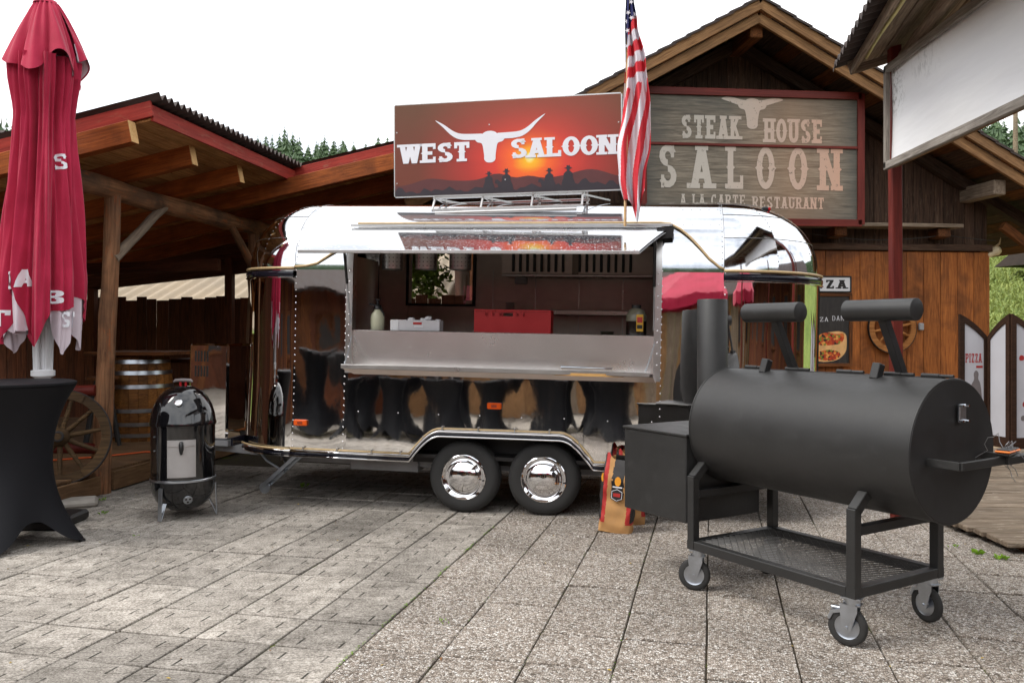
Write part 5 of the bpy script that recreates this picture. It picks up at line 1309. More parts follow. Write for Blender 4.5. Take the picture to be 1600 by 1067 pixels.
# roof: boards under, tiles of bark shingle edge, verge boards, purlins
EAV = 1.35
for sd, xe in ((-1, XL - EAV * .6), (1, XR_ + EAV)):
    d_ = Vector((xe - AX, 0, -SL * abs(xe - AX)))
    for y, dz, w_, h_, mt in ((-.92, -.075, .045, .13, W_VERGE), (-.86, -.215, .05, .15, W_VERGE)):
        plank('verge_board', BN, Vector((AX, y, AZ + dz)), Vector((AX, y, AZ + dz)) + d_ * 1.0, w_, h_, mt, up=(0, 0, 1), bev=.005)
    nrm = Vector((sd * SL, 0, 1)).normalized(); L_ = d_.length; k_ = 0
    t = .08
    while t < L_:
        c = Vector((AX, 0, AZ - .15)) + d_.normalized() * t
        plank('roof_board', BN, c + Vector((0, -.9, 0)), c + Vector((0, 6, 0)), .205, .024, W_UPPER if k_ % 3 else W_SHED, up=nrm, bev=.003); t += .21; k_ += 1
    m = MB(); r0 = Vector((AX, 0, AZ)); nn_ = 24
    for i in range(nn_):                          # overlapping shingle courses
        a_ = r0 + d_ * (i / nn_) + nrm * (.012); b_ = r0 + d_ * ((i + 1.15) / nn_) + nrm * .03
        m.add([a_ + Vector((0, -.97, 0)), b_ + Vector((0, -.97, 0)), b_ + Vector((0, 6.2, 0)), a_ + Vector((0, 6.2, 0)), a_ + Vector((0, -.97, 0)) - nrm * .03, b_ + Vector((0, -.97, 0)) - nrm * .03, b_ + Vector((0, 6.2, 0)) - nrm * .03], [(0, 1, 2, 3), (4, 5, 1, 0), (5, 6, 2, 1)] if sd < 0 else [(3, 2, 1, 0), (0, 1, 5, 4), (1, 2, 6, 5)])
    m.build('shingle_field', CORRUG, BN, kind='stuff')
for x, z, ln in ((AX, AZ - .36, .8), (1.42, 3.40, .75), (XL + .3, zroof(XL + .3) - .34, .75)): plank('purlin', BN, (x, -ln, z), (x, 3, z), .17, .20, W_GREY if x > 0 else W_SHED, bev=.012)
for sd in (-1, 1):                               # inner rafters on the gable face
    xe = AX + sd * (3.5 if sd < 0 else 4.3); plank('gable_rafter', BN, (AX, -.10, AZ - .33), (xe, -.10, zroof(xe) - .33), .12, .15, W_UPPER)
plank('corner_knee', BN, (XR_ + .02, -.3, 2.95), (XR_ + .6, -.3, 2.55), .08, .12, W_SHED)
# ledge
plank('ledge', BN, (-4.2, -.16, 2.94), (1.2, -.16, 2.94), .30, .05, W_GREY)
for x in (-.55, .95): plank('ledge_bracket', BN, (x, -.02, 2.83), (x, -.26, 2.85), .18, .12, W_SHED)
m = MB(); m.tube([(-3 + i * .25, -.2, 2.82 - .08 * sin(pi * (i % 8) / 8)) for i in range(20)], .006, 5); m.build('hanging_wire', PRINT_BLK, BN)
# ---- sign on the gable
SG = empty('saloon_sign', BN.matrix_world @ Vector((-3.408, -.60, 2.892)), radians(6), label='red framed wood-look sign reading STEAK HOUSE SALOON A LA CARTE RESTAURANT', cat='sign')
gw, gh = 3.125, 1.83
SG.scale = (.947, .947, .947)
k = NM('sign_print_boards'); o = k.obj(False); x_, y_, z_ = k.sep(o)
g1 = k.noise(k.map(o, (.9, 1, 14)), 2.0, 7, .68, .8); g2 = k.noise(k.map(o, (2, 1, 60)), 1.5, 4, .6); bl = k.noise(o, 1.3, 3, .5)
c = k.ramp(k.math('ADD', k.math('MULTIPLY', g1, .7), k.math('MULTIPLY', g2, .3)), (.3, S(60, 54, 46)), (.46, S(112, 103, 90)), (.58, S(146, 135, 118)), (.72, S(182, 170, 150)))
# printed vignette of the banner: darker greyish margin
ex = k.math('MINIMUM', x_, k.math('SUBTRACT', gw, x_)); ez = k.math('MINIMUM', z_, k.math('SUBTRACT', gh, z_)); e_ = k.math('ADD', k.math('MINIMUM', ex, ez), k.math('MULTIPLY', bl, .35))
c = k.mix(k.rng(e_, .18, .65, .85, 0), c, S(84, 84, 78))
c = k.mix(k.math('MULTIPLY', k.rng(k.math('ABSOLUTE', k.math('SUBTRACT', x_, 2.1)), 0, .9, .3, 0), 1.0), c, S(196, 150, 112))
k.set(col=c, rough=.55, spec=.3, normal=k.bump(k.noise(o, 2.2, 3, .5), .5, .05)); SIGNPR = k.m
MB().prism([(.03, .02), (gw - .03, .02), (gw - .03, 1.055), (.03, 1.055)], -.012, .0).build('lower_banner', SIGNPR, SG); MB().prism([(.03, 1.085), (gw - .03, 1.085), (gw - .03, gh - .02), (.03, gh - .02)], -.012, .0).build('upper_banner', SIGNPR, SG)
for p0, p1, w_ in (((0, .02), (gw, .02), .10), ((0, gh - .04), (gw, gh - .04), .10), ((.02, 0), (.02, gh), .08), ((gw - .01, 0), (gw - .01, gh), .10)):
    plank('frame_board', SG, (p0[0], -.03, p0[1]), (p1[0], -.03, p1[1]), .03 if w_ > .09 else .028, w_, RED_POST, up=(0, 0, 1) if p0[1] == p1[1] else (1, 0, 0))
plank('frame_rail', SG, (.06, -.022, 1.07), (gw - .06, -.022, 1.07), .026, .036, RED_POST)
k = NM('sign_print_letters'); o = k.obj(False); x_, y_, z_ = k.sep(o)
sp = k.noise(o, 26, 5, .75); cc = k.mix(k.rng(x_, .9, 2.9), S(196, 188, 176), S(206, 164, 140)); cc = k.mix(k.rng(sp, .60, .66), cc, S(112, 102, 90))
k.set(col=cc, rough=.6, spec=.3); SIGNLT = k.m
m = MB(); ox, oz = -3.25, 2.97
def tx(t, s0, s1, z0, z1, **kw): text_to(m, t, s0 - ox, s1 - ox, z0 - oz, z1 - oz, -.0165, **kw)
tx('STEAK', -2.70, -1.87, 4.12, 4.44, w=.26, spur=True, gap=.16); tx('HOUSE', -1.53, -.69, 4.09, 4.42, w=.26, spur=True, gap=.16)
for ch, a_, b_ in (('S', -3.02, -2.76), ('A', -2.58, -2.26), ('L', -2.07, -1.82), ('O', -1.64, -1.38), ('O', -1.18, -.91), ('N', -.74, -.42)): tx(ch, a_, b_, 3.44, 4.03, w=.22, spur=True)
tx('A LA CARTE', -2.72, -1.80, 3.20, 3.36, w=.2, gap=.16); tx('RESTAURANT', -1.70, -.67, 3.18, 3.34, w=.22, gap=.16)
m.build('lettering', SIGNLT, SG)
m = MB()
for i, p in enumerate(skull_polys(-1.70 - ox, 4.56 - oz, 1.02, (-.43, .12), (.43, .12))): poly_to(m, p, -.0150 - i * .0004)
m.build('longhorn_emblem', SIGNLT, SG)
# ---- things on the wall
PZ = empty('pizza_sign', BN.matrix_world @ Vector((-1.2, -.07, 2.03)), radians(6), label='white board reading PIZZA in black letters on the saloon wall', cat='sign')
MB().prism([(0, 0), (.88, 0), (.88, .21), (0, .21)], -.02, 0).build('board', WHITE, PZ)
for p0, p1 in (((-.01, 0), (.89, 0)), ((-.01, .21), (.89, .21)), ((0, 0), (0, .21)), ((.88, 0), (.88, .21))): MB().bar((p0[0], -.018, p0[1]), (p1[0], -.018, p1[1]), .022, .02, up=(0, 1, 0)).build('frame', PRINT_BLK, PZ)
m = MB(); text_to(m, 'PIZZA', .06, .82, .045, .165, -.0215, w=.24, gap=.2); m.build('lettering', PRINT_BLK, PZ)
PO = empty('pizza_poster', BN.matrix_world @ Vector((-.95, -.07, 1.02)), radians(6), label='dark pizza poster in a weathered wooden frame on the saloon wall', cat='poster')
k = NM('poster_print'); o = k.obj(False); x_, y_, z_ = k.sep(o)
k.set(col=k.ramp(k.noise(k.map(o, (12, 1, 1.5)), 2, 5, .6), (.3, S(30, 27, 26)), (.7, S(56, 51, 48))), rough=.5); 
MB().prism([(0, 0), (.62, 0), (.62, .96), (0, .96)], -.015, 0).build('poster_sheet', k.m, PO)
def pizza_mat(nm, cols):
    k = NM(nm); o = k.obj(False); vo = k.n('ShaderNodeTexVoronoi', feature='F1'); k.put(vo.inputs['Vector'], o); vo.inputs['Scale'].default_value = 34
    r_ = k.sep(vo.outputs['Color'])[0]; k.set(col=k.ramp(r_, *cols, interp='CONSTANT'), rough=.5); return k.m
TOP_M = pizza_mat('pizza_topping', ((0, S(196, 72, 28)), (.3, S(214, 112, 44)), (.5, S(228, 158, 76)), (.66, S(166, 52, 24)), (.8, S(120, 132, 44)), (.9, S(60, 30, 20))))
CR_M = plain('pizza_crust_print', S(226, 176, 116), .5, var=.2, scale=12)
m = MB(); poly_to(m, smooth_poly([(.12, .04), (.42, .05), (.56, .16), (.58, .30), (.56, .47), (.30, .46), (.16, .40), (.05, .2)], 2), -.0160); m.build('printed_pizza', CR_M, PO)
m = MB(); poly_to(m, smooth_poly([(.14, .08), (.38, .05), (.50, .13), (.46, .19), (.30, .22), (.12, .17)], 2), -.0166); poly_to(m, smooth_poly([(.14, .27), (.34, .27), (.52, .30), (.55, .45), (.42, .42), (.28, .46), (.14, .40)], 2), -.0166); m.build('printed_topping', TOP_M, PO)
m = MB()
for w0, t in ((.18, 'ZA'), (.36, 'DAN')):
    text_to(m, t, w0, w0 + (.13 if t == 'ZA' else .18), .60 + (.012 if w0 > .3 else 0), .66 + (.02 if w0 > .3 else 0), -.0164, w=.1, serif=False, gap=.1)
m.build('chalk_lettering', WHITE_PR, PO)
for p0, p1 in (((-.03, 0), (.65, 0)), ((-.03, .97), (.65, .97)), ((0, 0), (0, .97)), ((.63, 0), (.63, .97))): plank('frame_board', PO, (p0[0], -.02, p0[1]), (p1[0], -.02, p1[1]), .045, .022, W_SHED, up=(0, 1, 0))
Mw = BN.matrix_world @ Matrix.Translation((.28, -.10, 1.535)) @ Matrix.Rotation(radians(90), 4, 'X')
wagon_wheel('wall_wagon_wheel', Mw, .345, W_WALLWH, 'amber wagon wheel hung on the saloon plank wall', 10, .04, .06)
sk = MB().box((0, 0, 0), (.07, .05, .1), bev=.01).build('outdoor_socket', GREYPAINT); sk.matrix_world = BN.matrix_world @ Matrix.Translation((.72, -.075, 1.55)); tag(sk, 'small grey electric socket right of the wall wagon wheel', 'socket')
# small cream skull ornament at the wall corner
so = empty('skull_ornament', BN.matrix_world @ Vector((1.83, -.02, 2.6)), radians(6), label='small cream animal skull on the saloon corner', cat='ornament')
m = MB(); m.lathe([(.001, -.1), (.035, -.09), (.05, -.02), (.075, .05), (.06, .1), (.001, .12)], 14, Matrix.Rotation(radians(60), 4, 'Y')); m.build('skull', plain('bone', S(212, 196, 160), .7), so, smooth=60)
m = MB(); m.tube([(0, 0, .06), (.06, -.06, .12), (.05, -.1, .2)], [.02, .016, .005], 8); m.tube([(0, 0, .06), (-.06, .05, .1)], [.02, .008], 8); m.build('horn', plain('bone_dark', S(150, 130, 96), .6), so, smooth=60)

# ------------------------------------------------------------------ canopy on the right with blank banner
CN = empty('side_canopy', (2.98, 6.65, 0), 0, label='timber canopy with corrugated roof and red post at the right picture edge', cat='canopy')
cM = CN.matrix_world.inverted()
def cw(x, y, z): return cM @ Vector((x, y, z))
ed = Vector((.2092, .9779, 0)); ex_ = Vector((.9779, -.2092, 0)); c0 = Vector((2.74, 6.9, 3.60)); CSL = .27
def cpt(a, b, dz=0): return cM @ (c0 + ex_ * a - ed * b + Vector((0, 0, CSL * a + dz)))
plank('post', CN, cw(2.985, 6.65, 0), cw(2.965, 6.65, 3.72), .08, .08, RED_POST, up=(0, 1, 0), bev=.006)
plank('post', CN, cw(2.85, 2.2, 0), cw(2.83, 2.2, 3.66), .105, .105, RED_POST, up=(0, 1, 0), bev=.006)
for y in (6.5, 2.2): plank('post', CN, cw(6.6, y, 0), cw(6.6, y, 4.3), .12, .12, RED_POST, up=(0, 1, 0), bev=.006)
for i in range(20): plank('soffit_board', CN, cpt(.10 + .2 * i, .03, .03), cpt(.10 + .2 * i, 7.5, .03), .195, .024, W_SHED if i > 5 else W_GREY, up=(-CSL * .97, .2 * CSL, 1))
plank('eave_board', CN, cpt(.0, .0, .0), cpt(.0, 7.5, .0), .03, .08, W_GREY); m = MB(); m.tube([cpt(.05, .3 + .25 * i, -.02 + .012 * sin(i)) for i in range(30)], .013, 8); m.build('edge_tube', CREAM_PIPE, CN, smooth=180)
plank('verge_board', CN, cpt(-.03, -.02, .04), cpt(4, -.02, .04), .03, .15, W_GREY)
log('purlin', CN, cpt(.34, -.06, -.09), cpt(.34, 7.4, -.09), .055, .055, W_GREY, wob=.005)
m = MB(); nn_ = 800
def cf(u, v): 
    b = -.06 + 7.6 * u; a = -.14 + 4.2 * v; return cpt(a, b, .085 + .02 * sin(2 * pi * b / .15))
m.grid(cf, nn_, 2); m.grid(lambda u, v: Vector(cf(1 - u, v)) - Vector((0, 0, .008)), nn_, 2); m.grid(lambda u, v: Vector(cf(u, 0)) - Vector((0, 0, .03 * v)), nn_, 1); m.build('roof_sheet', CORRUG, CN, smooth=50)
for i in range(9): plank('rafter', CN, cpt(.55, .3 + i * .85, -.06), cpt(4.0, .3 + i * .85, -.06), .08, .13, W_SHED)
# banner with its frame
BA = empty('blank_banner', (2.896, 6.58, 2.736), atan2(-6.6 + 4.214, 2.83 - 2.896), label='large blank white banner in a grey wooden frame under the right canopy', cat='banner')
bl_, bh = 2.85, .775
k = NM('banner_vinyl'); o = k.obj(False); x_, y_, z_ = k.sep(o); fold_ = k.noise(k.map(o, (.5, 1, 2.2), rot=(0, .45, 0)), 2.5, 3, .5); smu = k.noise(k.map(o, (6, 1, 3)), 3, 6, .7)
zone = k.math('MULTIPLY', k.rng(k.math('ABSOLUTE', k.math('SUBTRACT', x_, .62)), .05, .28, 1, 0), k.rng(z_, .45, .6))
smd = k.math('MULTIPLY', k.math('MULTIPLY', k.rng(smu, .5, .6), zone), .35, True)
zone2 = k.math('MULTIPLY', k.rng(x_, .05, .3, 1, 0), k.rng(z_, .35, .5)); smd2 = k.math('MULTIPLY', k.math('MULTIPLY', k.rng(k.noise(o, 30, 4, .7), .5, .56), zone2), .6, True)
k.set(col=k.mix(smd2, k.mix(smd, k.ramp(fold_, (.3, S(243, 243, 245)), (.7, S(250, 250, 250))), S(150, 150, 152)), S(96, 92, 88)), rough=.45, spec=.4, normal=k.bump(fold_, .2, .05)); VINYL = k.m
# banner faces the plaza: local x towards the camera, local +y is left -> thin sheet
m = MB(); m.grid(lambda u, v: (.03 + (bl_ - .06) * u, .012 * sin(u * 9 + v * 3), .03 + (bh - .06) * v), 60, 20); m.grid(lambda u, v: (.03 + (bl_ - .06) * (1 - u), .012 * sin((1 - u) * 9 + v * 3) + .002, .03 + (bh - .06) * v), 60, 20); m.build('banner_sheet', VINYL, BA, smooth=180)
for p0, p1 in (((0, .02), (bl_, .02)), ((0, bh - .02), (bl_, bh - .02)), ((.022, .0), (.022, bh)), ((bl_, 0), (bl_, bh))):
    plank('frame_board', BA, (p0[0], -.03, p0[1]), (p1[0], -.03, p1[1]), .035, .06 if p0[1] == p1[1] else .045, W_BANNER, up=(0, 0, 1) if p0[1] == p1[1] else (1, 0, 0))
MB().box((bl_ / 2, .04, bh / 2), (bl_ - .02, .02, bh - .02)).build('backing_board', W_VERGE, BA)

# ------------------------------------------------------------------ boardwalk on the right
BW = empty('boardwalk', (3.2, 5.2, 0), radians(-4), label='weathered grey plank boardwalk right of the smoker', cat='boardwalk')
random.seed(31); y = .02
while y < 5.4:
    xs = .03 + .05 * sin(y * 3.1) + jit(.012) + max(0, .55 - y) * 1.2
    plank('board', BW, (xs, y, .062 + jit(.003)), (5.0, y, .062 + jit(.003)), .142, .036, W_DECK, bev=.006); y += .15
for x in (.25, 1.6, 3.0, 4.5): plank('bearer', BW, (x, .35, .022), (x, 5.4, .022), .07, .04, W_SHED)
# weeds along it
WD = MB(); random.seed(4)
def weed(P, n, h_):
    for i in range(n):
        a = random.uniform(0, 2 * pi); l = h_ * random.uniform(.5, 1); d_ = Vector((cos(a), sin(a), 0)); s_ = Vector((-sin(a), cos(a), 0)) * l * .2
        b = Vector(P) + Vector((jit(.03), jit(.03), 0)); mid_ = b + d_ * l * .4 + Vector((0, 0, l * .7)); tip = b + d_ * l * .9 + Vector((0, 0, l * .75))
        WD.add([b, mid_ - s_, tip, mid_ + s_], [(0, 1, 2), (0, 2, 3)])
for P, n, h_ in (((3.12, 5.75, 0), 26, .06), ((3.2, 5.62, 0), 22, .06), ((3.05, 5.95, 0), 8, .04), ((3.33, 5.28, 0), 24, .07), ((3.55, 5.1, 0), 20, .07), ((-3.35, 7.0, 0), 7, .05), ((-2.75, 6.25, 0), 6, .03), ((-2.0, 8.2, 0), 12, .08), ((-.35, 4.4, 0), 5, .03), ((-3.62, 7.55, 0), 10, .05)): weed(P, n, h_ * .7)
WD.build('weeds', WEED, label='small green weeds by the boardwalk edge and in paving joints', kind='stuff')

# ------------------------------------------------------------------ folding menu boards with arched wing tops
MN = empty('folding_menu_board', (4.98, 9.55, .0), 0, label='dark wooden folding screen with white menu panels beside the saloon', cat='menu board')
def wing(p0, p1, hi_left, z0=.22, hi=1.68, lo=1.40, pr=0):
    p0 = Vector(p0); p1 = Vector(p1); W_ = (p1 - p0).length; M = Matrix.Translation(p0) @ Matrix.Rotation(atan2(p1.y - p0.y, p1.x - p0.x), 4, 'Z')
    def top(inset, x):
        t = x / W_; t = min(1, max(0, t if hi_left else 1 - t))
        return lo + (hi - lo) * (1 - t) ** .9 * (1 + .35 * t) - inset * 1.3
    def outline(ins, zb):
        xs = [ins + (W_ - 2 * ins) * i / 12 for i in range(13)]; return [(xs[0], zb), (xs[-1], zb)] + [(x, top(ins, x)) for x in reversed(xs)]
    o_, i_ = outline(0, z0), outline(.055, z0 + .12); n = len(o_); m = MB()
    for yy, rev in ((-.02, False), (.02, True)):
        b = len(m.v); m.v += [M @ Vector((x, yy, z)) for x, z in o_] + [M @ Vector((x, yy, z)) for x, z in i_]
        for q in range(n):
            r = (q + 1) % n; f = (b + q, b + r, b + n + r, b + n + q); m.f.append(f[::-1] if rev else f); m.mi.append(0)
    for L_, s_ in ((o_, 0), (i_, n)):
        for q in range(n):
            r = (q + 1) % n; m.f.append((q + s_, q + s_ + 2 * n, r + s_ + 2 * n, r + s_)); m.mi.append(0)
    fr_ = m.build('wing_frame', W_MENU, MN)
    m = MB(); m.prism(i_, -.008, .008, M); m.build('menu_panel', PANEL_WH, fr_)
    if pr:
        m = MB()
        if pr == 1:
            text_to(m, 'PIZZA', .07, W_ - .08, 1.14, 1.24, -.0095, w=.2, gap=.12, fn=lambda x, y, z, e: M @ Vector((x, y, z - .35 * (x - .07) * 0)), mi=0); poly_to(m, [(.2, 1.08), (.28, 1.08), (.28, 1.105), (.2, 1.105)], -.0095, 0, M)
            fig = smooth_poly([(.12, .55), (.2, .5), (.22, .7), (.24, .5), (.28, .55), (.27, .78), (.25, .92), (.22, .96), (.235, 1.02), (.20, 1.06), (.165, 1.02), (.18, .95), (.14, .9), (.11, .75)], 2); poly_to(m, fig, -.0095, 1, M)
            for z in (.62, .56, .66): poly_to(m, [(.28, z), (.31, z), (.31, z + .02), (.28, z + .02)], -.0098, 0, M)
        else:
            for cx, cz, mi_ in ((.12, 1.2, 0), (.2, .9, 1), (.16, .7, 0), (.14, .55, 1)): poly_to(m, smooth_poly([(cx - .03, cz - .03), (cx + .035, cz - .025), (cx + .03, cz + .03), (cx - .025, cz + .03)], 2), -.0095 - .0002 * mi_, mi_, M)
        m.build('panel_print', [PRINT_RED, PRINT_GRY], fr_)
P = [(0, 0), (.345, .05), (.40, -.30), (.75, -.25), (.80, -.6)]
wing((*P[0], 0), (*P[1], 0), True, pr=1); wing((*P[1], 0), (*P[2], 0), False); wing((*P[2], 0), (*P[3], 0), True, pr=2); wing((*P[3], 0), (*P[4], 0), False)
for a_ in (P[0], P[1], P[2], P[3], P[4]):
    MB().prism([(-.15, 0), (.15, 0), (.13, .06), (.05, .12), (.03, .24), (-.03, .24), (-.05, .12), (-.13, .06)], -.03, .03, Matrix.Translation((a_[0], a_[1], 0)) @ Matrix.Rotation(radians(55), 4, 'Z')).build('foot', W_MENU, MN)

# ------------------------------------------------------------------ background: corn, pole, trees, forest
random.seed(8); m = MB()
for i in range(9500):
    r = 23 + 41 * random.random() ** 1.3; a = random.uniform(radians(50), radians(64)); x, y = r * cos(a), r * sin(a)
    z = terrain(x, y); hgt = random.uniform(1.0, 1.5) * .8
    for q in range(5):
        b = random.uniform(0, 2 * pi); d_ = Vector((cos(b), sin(b), 0)); s_ = Vector((-sin(b), cos(b), 0)) * .03; p = Vector((x, y, z + hgt * q / 7))
        md = p + d_ * .13 + Vector((0, 0, .24)); tp = p + d_ * .3 + Vector((0, 0, .14)); m.add([p - s_ * .4, p + s_ * .4, md + s_, md - s_, tp], [(0, 1, 2, 3), (3, 2, 4)])
m.build('corn_field', CORN, label='yellow-green corn field on the slope behind the saloon', kind='stuff')
up_ = empty('utility_pole', (21.4, 36.5, terrain(21.4, 36.5)), 0, label='thin grey wooden pole standing in the corn field', cat='pole')
m = MB(); m.tube([(0, 0, -.3), (.03, 0, 7.2)], [.12, .09], 10); m.build('mast', W_GREY, up_, smooth=60)
sh = empty('far_hut', (18.3, 28.5, terrain(18.3, 28.5)), .3, label='small grey hut roof at the edge of the corn field', cat='hut'); MB().box((.5, 0, .6), (1.6, 1.6, 1.2)).build('wall', W_SHED, sh); m = MB(); m.prism([(-.7, 1.15), (1.7, 1.15), (.5, 1.9)], -1.1, 1.1, Matrix.Rotation(radians(90), 4, 'Z')); m.build('roof', CORRUG, sh)
def conifer(m, P, H_, R_, n=13, k_=7):
    for i in range(n):
        t = i / (n - 1); z = H_ * (.08 + .9 * t); r = R_ * (1 - t) ** .85 * random.uniform(.8, 1.15) + .05; off = random.uniform(0, 6)
        for q in range(k_):
            a = off + 2 * pi * q / k_ + jit(.25); d_ = Vector((cos(a), sin(a), 0)); s_ = Vector((-sin(a), cos(a), 0)) * r * .30; rr_ = r * random.uniform(.7, 1.1)
            c = Vector(P) + Vector((0, 0, z + H_ * .055)); tip = Vector(P) + d_ * rr_ + Vector((0, 0, z - rr_ * .35)); m.add([c, tip - s_ + Vector((0, 0, .12 * r)), tip, tip + s_ + Vector((0, 0, .12 * r))], [(0, 1, 2), (0, 2, 3)])
random.seed(17); m = MB(); cnt = 0
while cnt < 3000:
    r = random.uniform(64, 135); a = random.uniform(0, 2 * pi)
    x, y = r * cos(a), r * sin(a); front = y > 0 and abs(x) < y * .8
    if not front and random.random() < .75: continue
    H0 = min(random.choice((4.5, 6, 7.5, 9.5)) * random.uniform(.85, 1.1), (.214 + random.gauss(0, .009)) * r - terrain(x, y) + 1.5)
    if H0 < 2.5: cnt += 1; continue
    conifer(m, (x, y, terrain(x, y) - .3), H0, random.uniform(1.5, 2.8), 15 if front else 8, 9 if front else 5); cnt += 1
m.build('forest', CONIFER, label='dark conifer forest on the hill behind the buildings', kind='stuff')
def leafy(loc, H_, R_, n, label):
    t = empty('leafy_tree', loc, 0, label=label, cat='tree'); m = MB(); m.tube([(0, 0, 0), (.05, 0, H_ * .35), (0, .05, H_ * .7)], [.12, .09, .04], 9)
    for q in range(7):
        a = q * .9; m.tube([(0, 0, H_ * (.3 + .05 * q)), (R_ * .5 * cos(a), R_ * .5 * sin(a), H_ * (.5 + .05 * q))], [.04, .012], 6)
    m.build('trunk', W_LOG, t, smooth=60); m = MB()
    cl = [(Vector((jit(R_), jit(R_), H_ * .62 + jit(H_ * .36))), random.uniform(.3, .6) * R_) for _ in range(26)]
    for i in range(n):
        c, rr_ = random.choice(cl); v = Vector((random.gauss(0, 1), random.gauss(0, 1), random.gauss(0, 1))).normalized() * rr_ * random.uniform(.4, 1); p = c + v
        A = axes((jit(1), jit(1), jit(1) + .01), (jit(1), jit(1), 1)); s_ = random.uniform(.05, .1); m.add([p + A @ Vector(q) for q in ((-s_, 0, 0), (0, -s_ * .5, 0), (s_, 0, s_ * .2), (0, s_ * .5, 0))], [(0, 1, 2, 3)])
    m.build('crown', LEAF, t); return t
leafy((-1.95, 13.9, 0), 3.8, .85, 9000, 'green leafy tree seen through the trailer window')

# ------------------------------------------------------------------ the plaza behind the camera (seen mirrored in the trailer)
for i, (x, y) in enumerate(((-6.3, -1.0), (-5.35, -1.3), (-4.35, -1.15), (-3.3, -1.5), (-2.35, -1.3), (-1.2, -1.7))): bar_table((x, y, 0), .4 + i * .5, ('leftmost', 'second', 'third', 'fourth', 'fifth', 'rightmost')[i] + ' of the front row of black bar tables mirrored in the trailer side')
for i, (x, y) in enumerate(((-7.9, -2.3), (-6.8, -2.6), (-5.7, -2.4), (-4.7, -2.7), (-3.7, -2.5), (-2.6, -2.8), (-1.6, -2.6))): bar_table((x, y, 0), .9 + i * .4, ('leftmost', 'second', 'third', 'fourth', 'fifth', 'sixth', 'rightmost')[i] + ' of the back row of black bar tables mirrored in the trailer side', 1.12, .42, .52)
def open_parasol(loc, label):
    t = empty('open_parasol', loc, .3, label=label, cat='parasol', group='open red parasols mirrored in the trailer')
    m = MB(); n = 8
    for q in range(n):
        a0, a1 = 2 * pi * q / n, 2 * pi * (q + 1) / n; m.grid(lambda u, v: (2.0 * v * cos(a0 + (a1 - a0) * u) * (1 - .06 * sin(pi * u)), 2.0 * v * sin(a0 + (a1 - a0) * u) * (1 - .06 * sin(pi * u)), 2.95 - .75 * v - .05 * sin(pi * u) * v), 6, 5)
        m.grid(lambda u, v: (2.0 * cos(a0 + (a1 - a0) * u) * (1 - .06 * sin(pi * u)), 2.0 * sin(a0 + (a1 - a0) * u) * (1 - .06 * sin(pi * u)), 2.2 - .05 * sin(pi * u) - .22 * v), 6, 1)
    m.build('canopy', CLOTH_RED, t, smooth=30); m = MB(); m.tube([(0, 0, 0), (0, 0, 3.0)], .03, 10); m.build('mast', PARASOL_AL, t, smooth=60); MB().box((0, 0, .05), (.8, .8, .1), bev=.02).build('base_plate', PALEGREY, t)
open_parasol((.2, -3.6, 0), 'open red parasol mirrored in the right part of the trailer side'); open_parasol((4.6, -3.0, 0), 'open red parasol mirrored in the right corner of the trailer'); open_parasol((-6.0, -4.6, 0), 'open red parasol mirrored in the left part of the trailer side')
def barn(loc, yaw, ln, h_, label):
    t = empty('timber_barn', loc, yaw, label=label, cat='building'); w0 = -ln / 2; random.seed(int(ln))
    while w0 < ln / 2: plank('wall_plank', t, (w0 + .2, 0, 0), (w0 + .2, 0, h_), .39, .04, (W_DARKFN if random.random() < .7 else W_SHED) if ln < 21 else (W_VERGE if random.random() < .6 else W_GREY), up=(0, 1, 0)); w0 += .4  # longest barn lightened to tan and grey, to throw light into the trailer
    m = MB(); m.prism([(-1.2, h_ - .2), (5.2, h_ - .2), (2, h_ + 1.6)], -ln / 2 - .4, ln / 2 + .4, Matrix.Rotation(radians(90), 4, 'Z') @ Matrix.Translation((0, 0, 0))); o = m.build('roof', CORRUG, t)
    for q in range(int(ln / 3)):
        xx = -ln / 2 + 1.5 + q * 3; MB().box((xx, -.04, 1.5), (.9, .06, 1.0), bev=.01).build('window_frame', W_SHED, t); MB().box((xx, -.075, 1.5), (.76, .01, .86)).build('window_pane', PRINT_BLK, t)
    return t
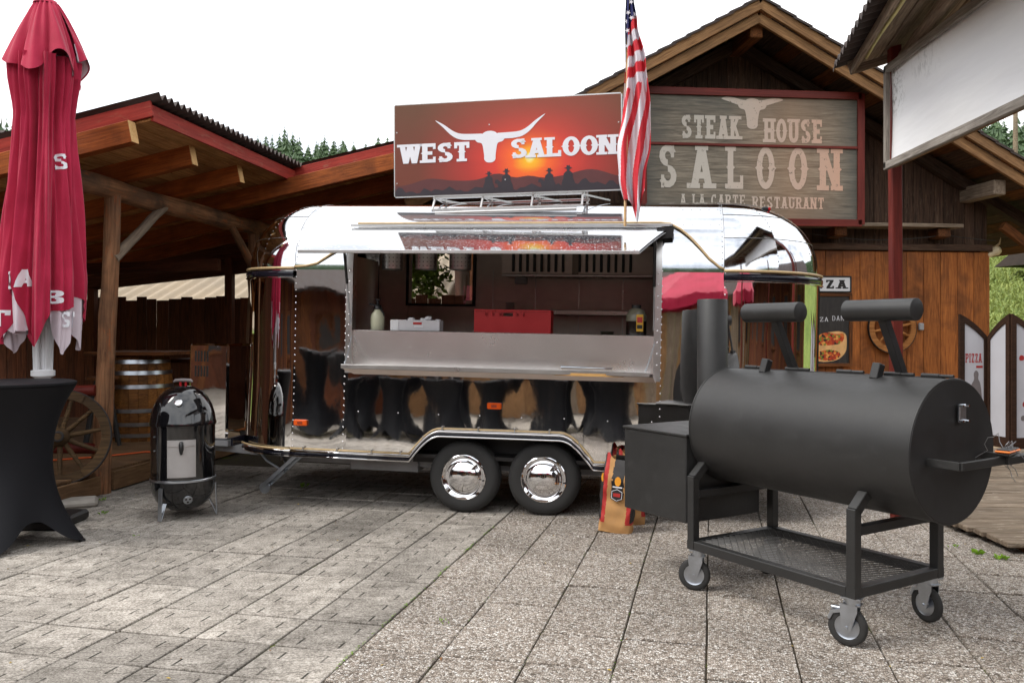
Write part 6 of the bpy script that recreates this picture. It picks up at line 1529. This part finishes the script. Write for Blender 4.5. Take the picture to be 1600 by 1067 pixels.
barn((9.6, -1.5, 0), radians(-90), 20, 2.8, 'dark timber barn right of the plaza mirrored in the trailer corner'); barn((-1, -12.5, 0), pi, 22, 2.7, 'long tan and grey timber barn behind the plaza mirrored in the trailer'); barn((-11.5, -4, 0), radians(90), 18, 2.8, 'dark timber barn left of the plaza mirrored in the trailer')
# table set with wooden chairs mirrored low in the side
def chair(loc, yaw, label):
    t = empty('wooden_chair', loc, yaw, label=label, cat='chair', group='chairs mirrored in the trailer'); MB().box((0, 0, .45), (.42, .42, .035), bev=.01).build('seat', W_WALLWH, t)
    for x in (-.18, .18):
        for y in (-.18, .18): MB().bar((x, y, 0), (x, y, .95 if y > 0 else .44), .035, .035).build('leg', W_WALLWH, t)
    for z in (.6, .75, .9): MB().bar((-.18, .18, z), (.18, .18, z), .02, .06).build('back_slat', W_WALLWH, t)
chair((1.9, -1.6, 0), .4, 'amber wooden chair mirrored right of the wheels'); chair((2.9, -2.2, 0), -2.4, 'amber wooden chair mirrored beside the bag')
wt = empty('picnic_table', (2.4, -1.9, 0), .2, label='amber wooden table mirrored between two chairs', cat='table')
for i in range(5): plank('board', wt, (-.7, -.3 + i * .15, .74), (.7, -.3 + i * .15, .74), .145, .03, W_WALLWH)
for x in (-.6, .6):
    for y in (-.28, .28): plank('leg', wt, (x, y, 0), (x, y, .72), .06, .06, W_WALLWH, up=(0, 1, 0))

# scattered bits of leaf and grit on the paving
random.seed(77); m = MB()
for i in range(170):
    P = Vector((random.uniform(-3.6, 3.4), random.uniform(3.5, 8.0), .004)); a = random.uniform(0, 2 * pi); r = random.uniform(.004, .014); d_ = Vector((cos(a), sin(a), jit(.4))) * r; s_ = Vector((-sin(a), cos(a), jit(.4))) * r * .5
    m.add([P - d_, P - s_ + Vector((0, 0, .003)), P + d_, P + s_ + Vector((0, 0, .004))], [(0, 1, 2), (0, 2, 3)], i % 3)
m.build('fallen_leaf_bits', [plain('dry_leaf', S(120, 84, 48), .8, var=.3), plain('yellow_leaf', S(176, 150, 70), .8, var=.3), plain('grit', S(70, 62, 54), .9)], label='tiny dry leaf bits and grit scattered over the paving', kind='stuff')
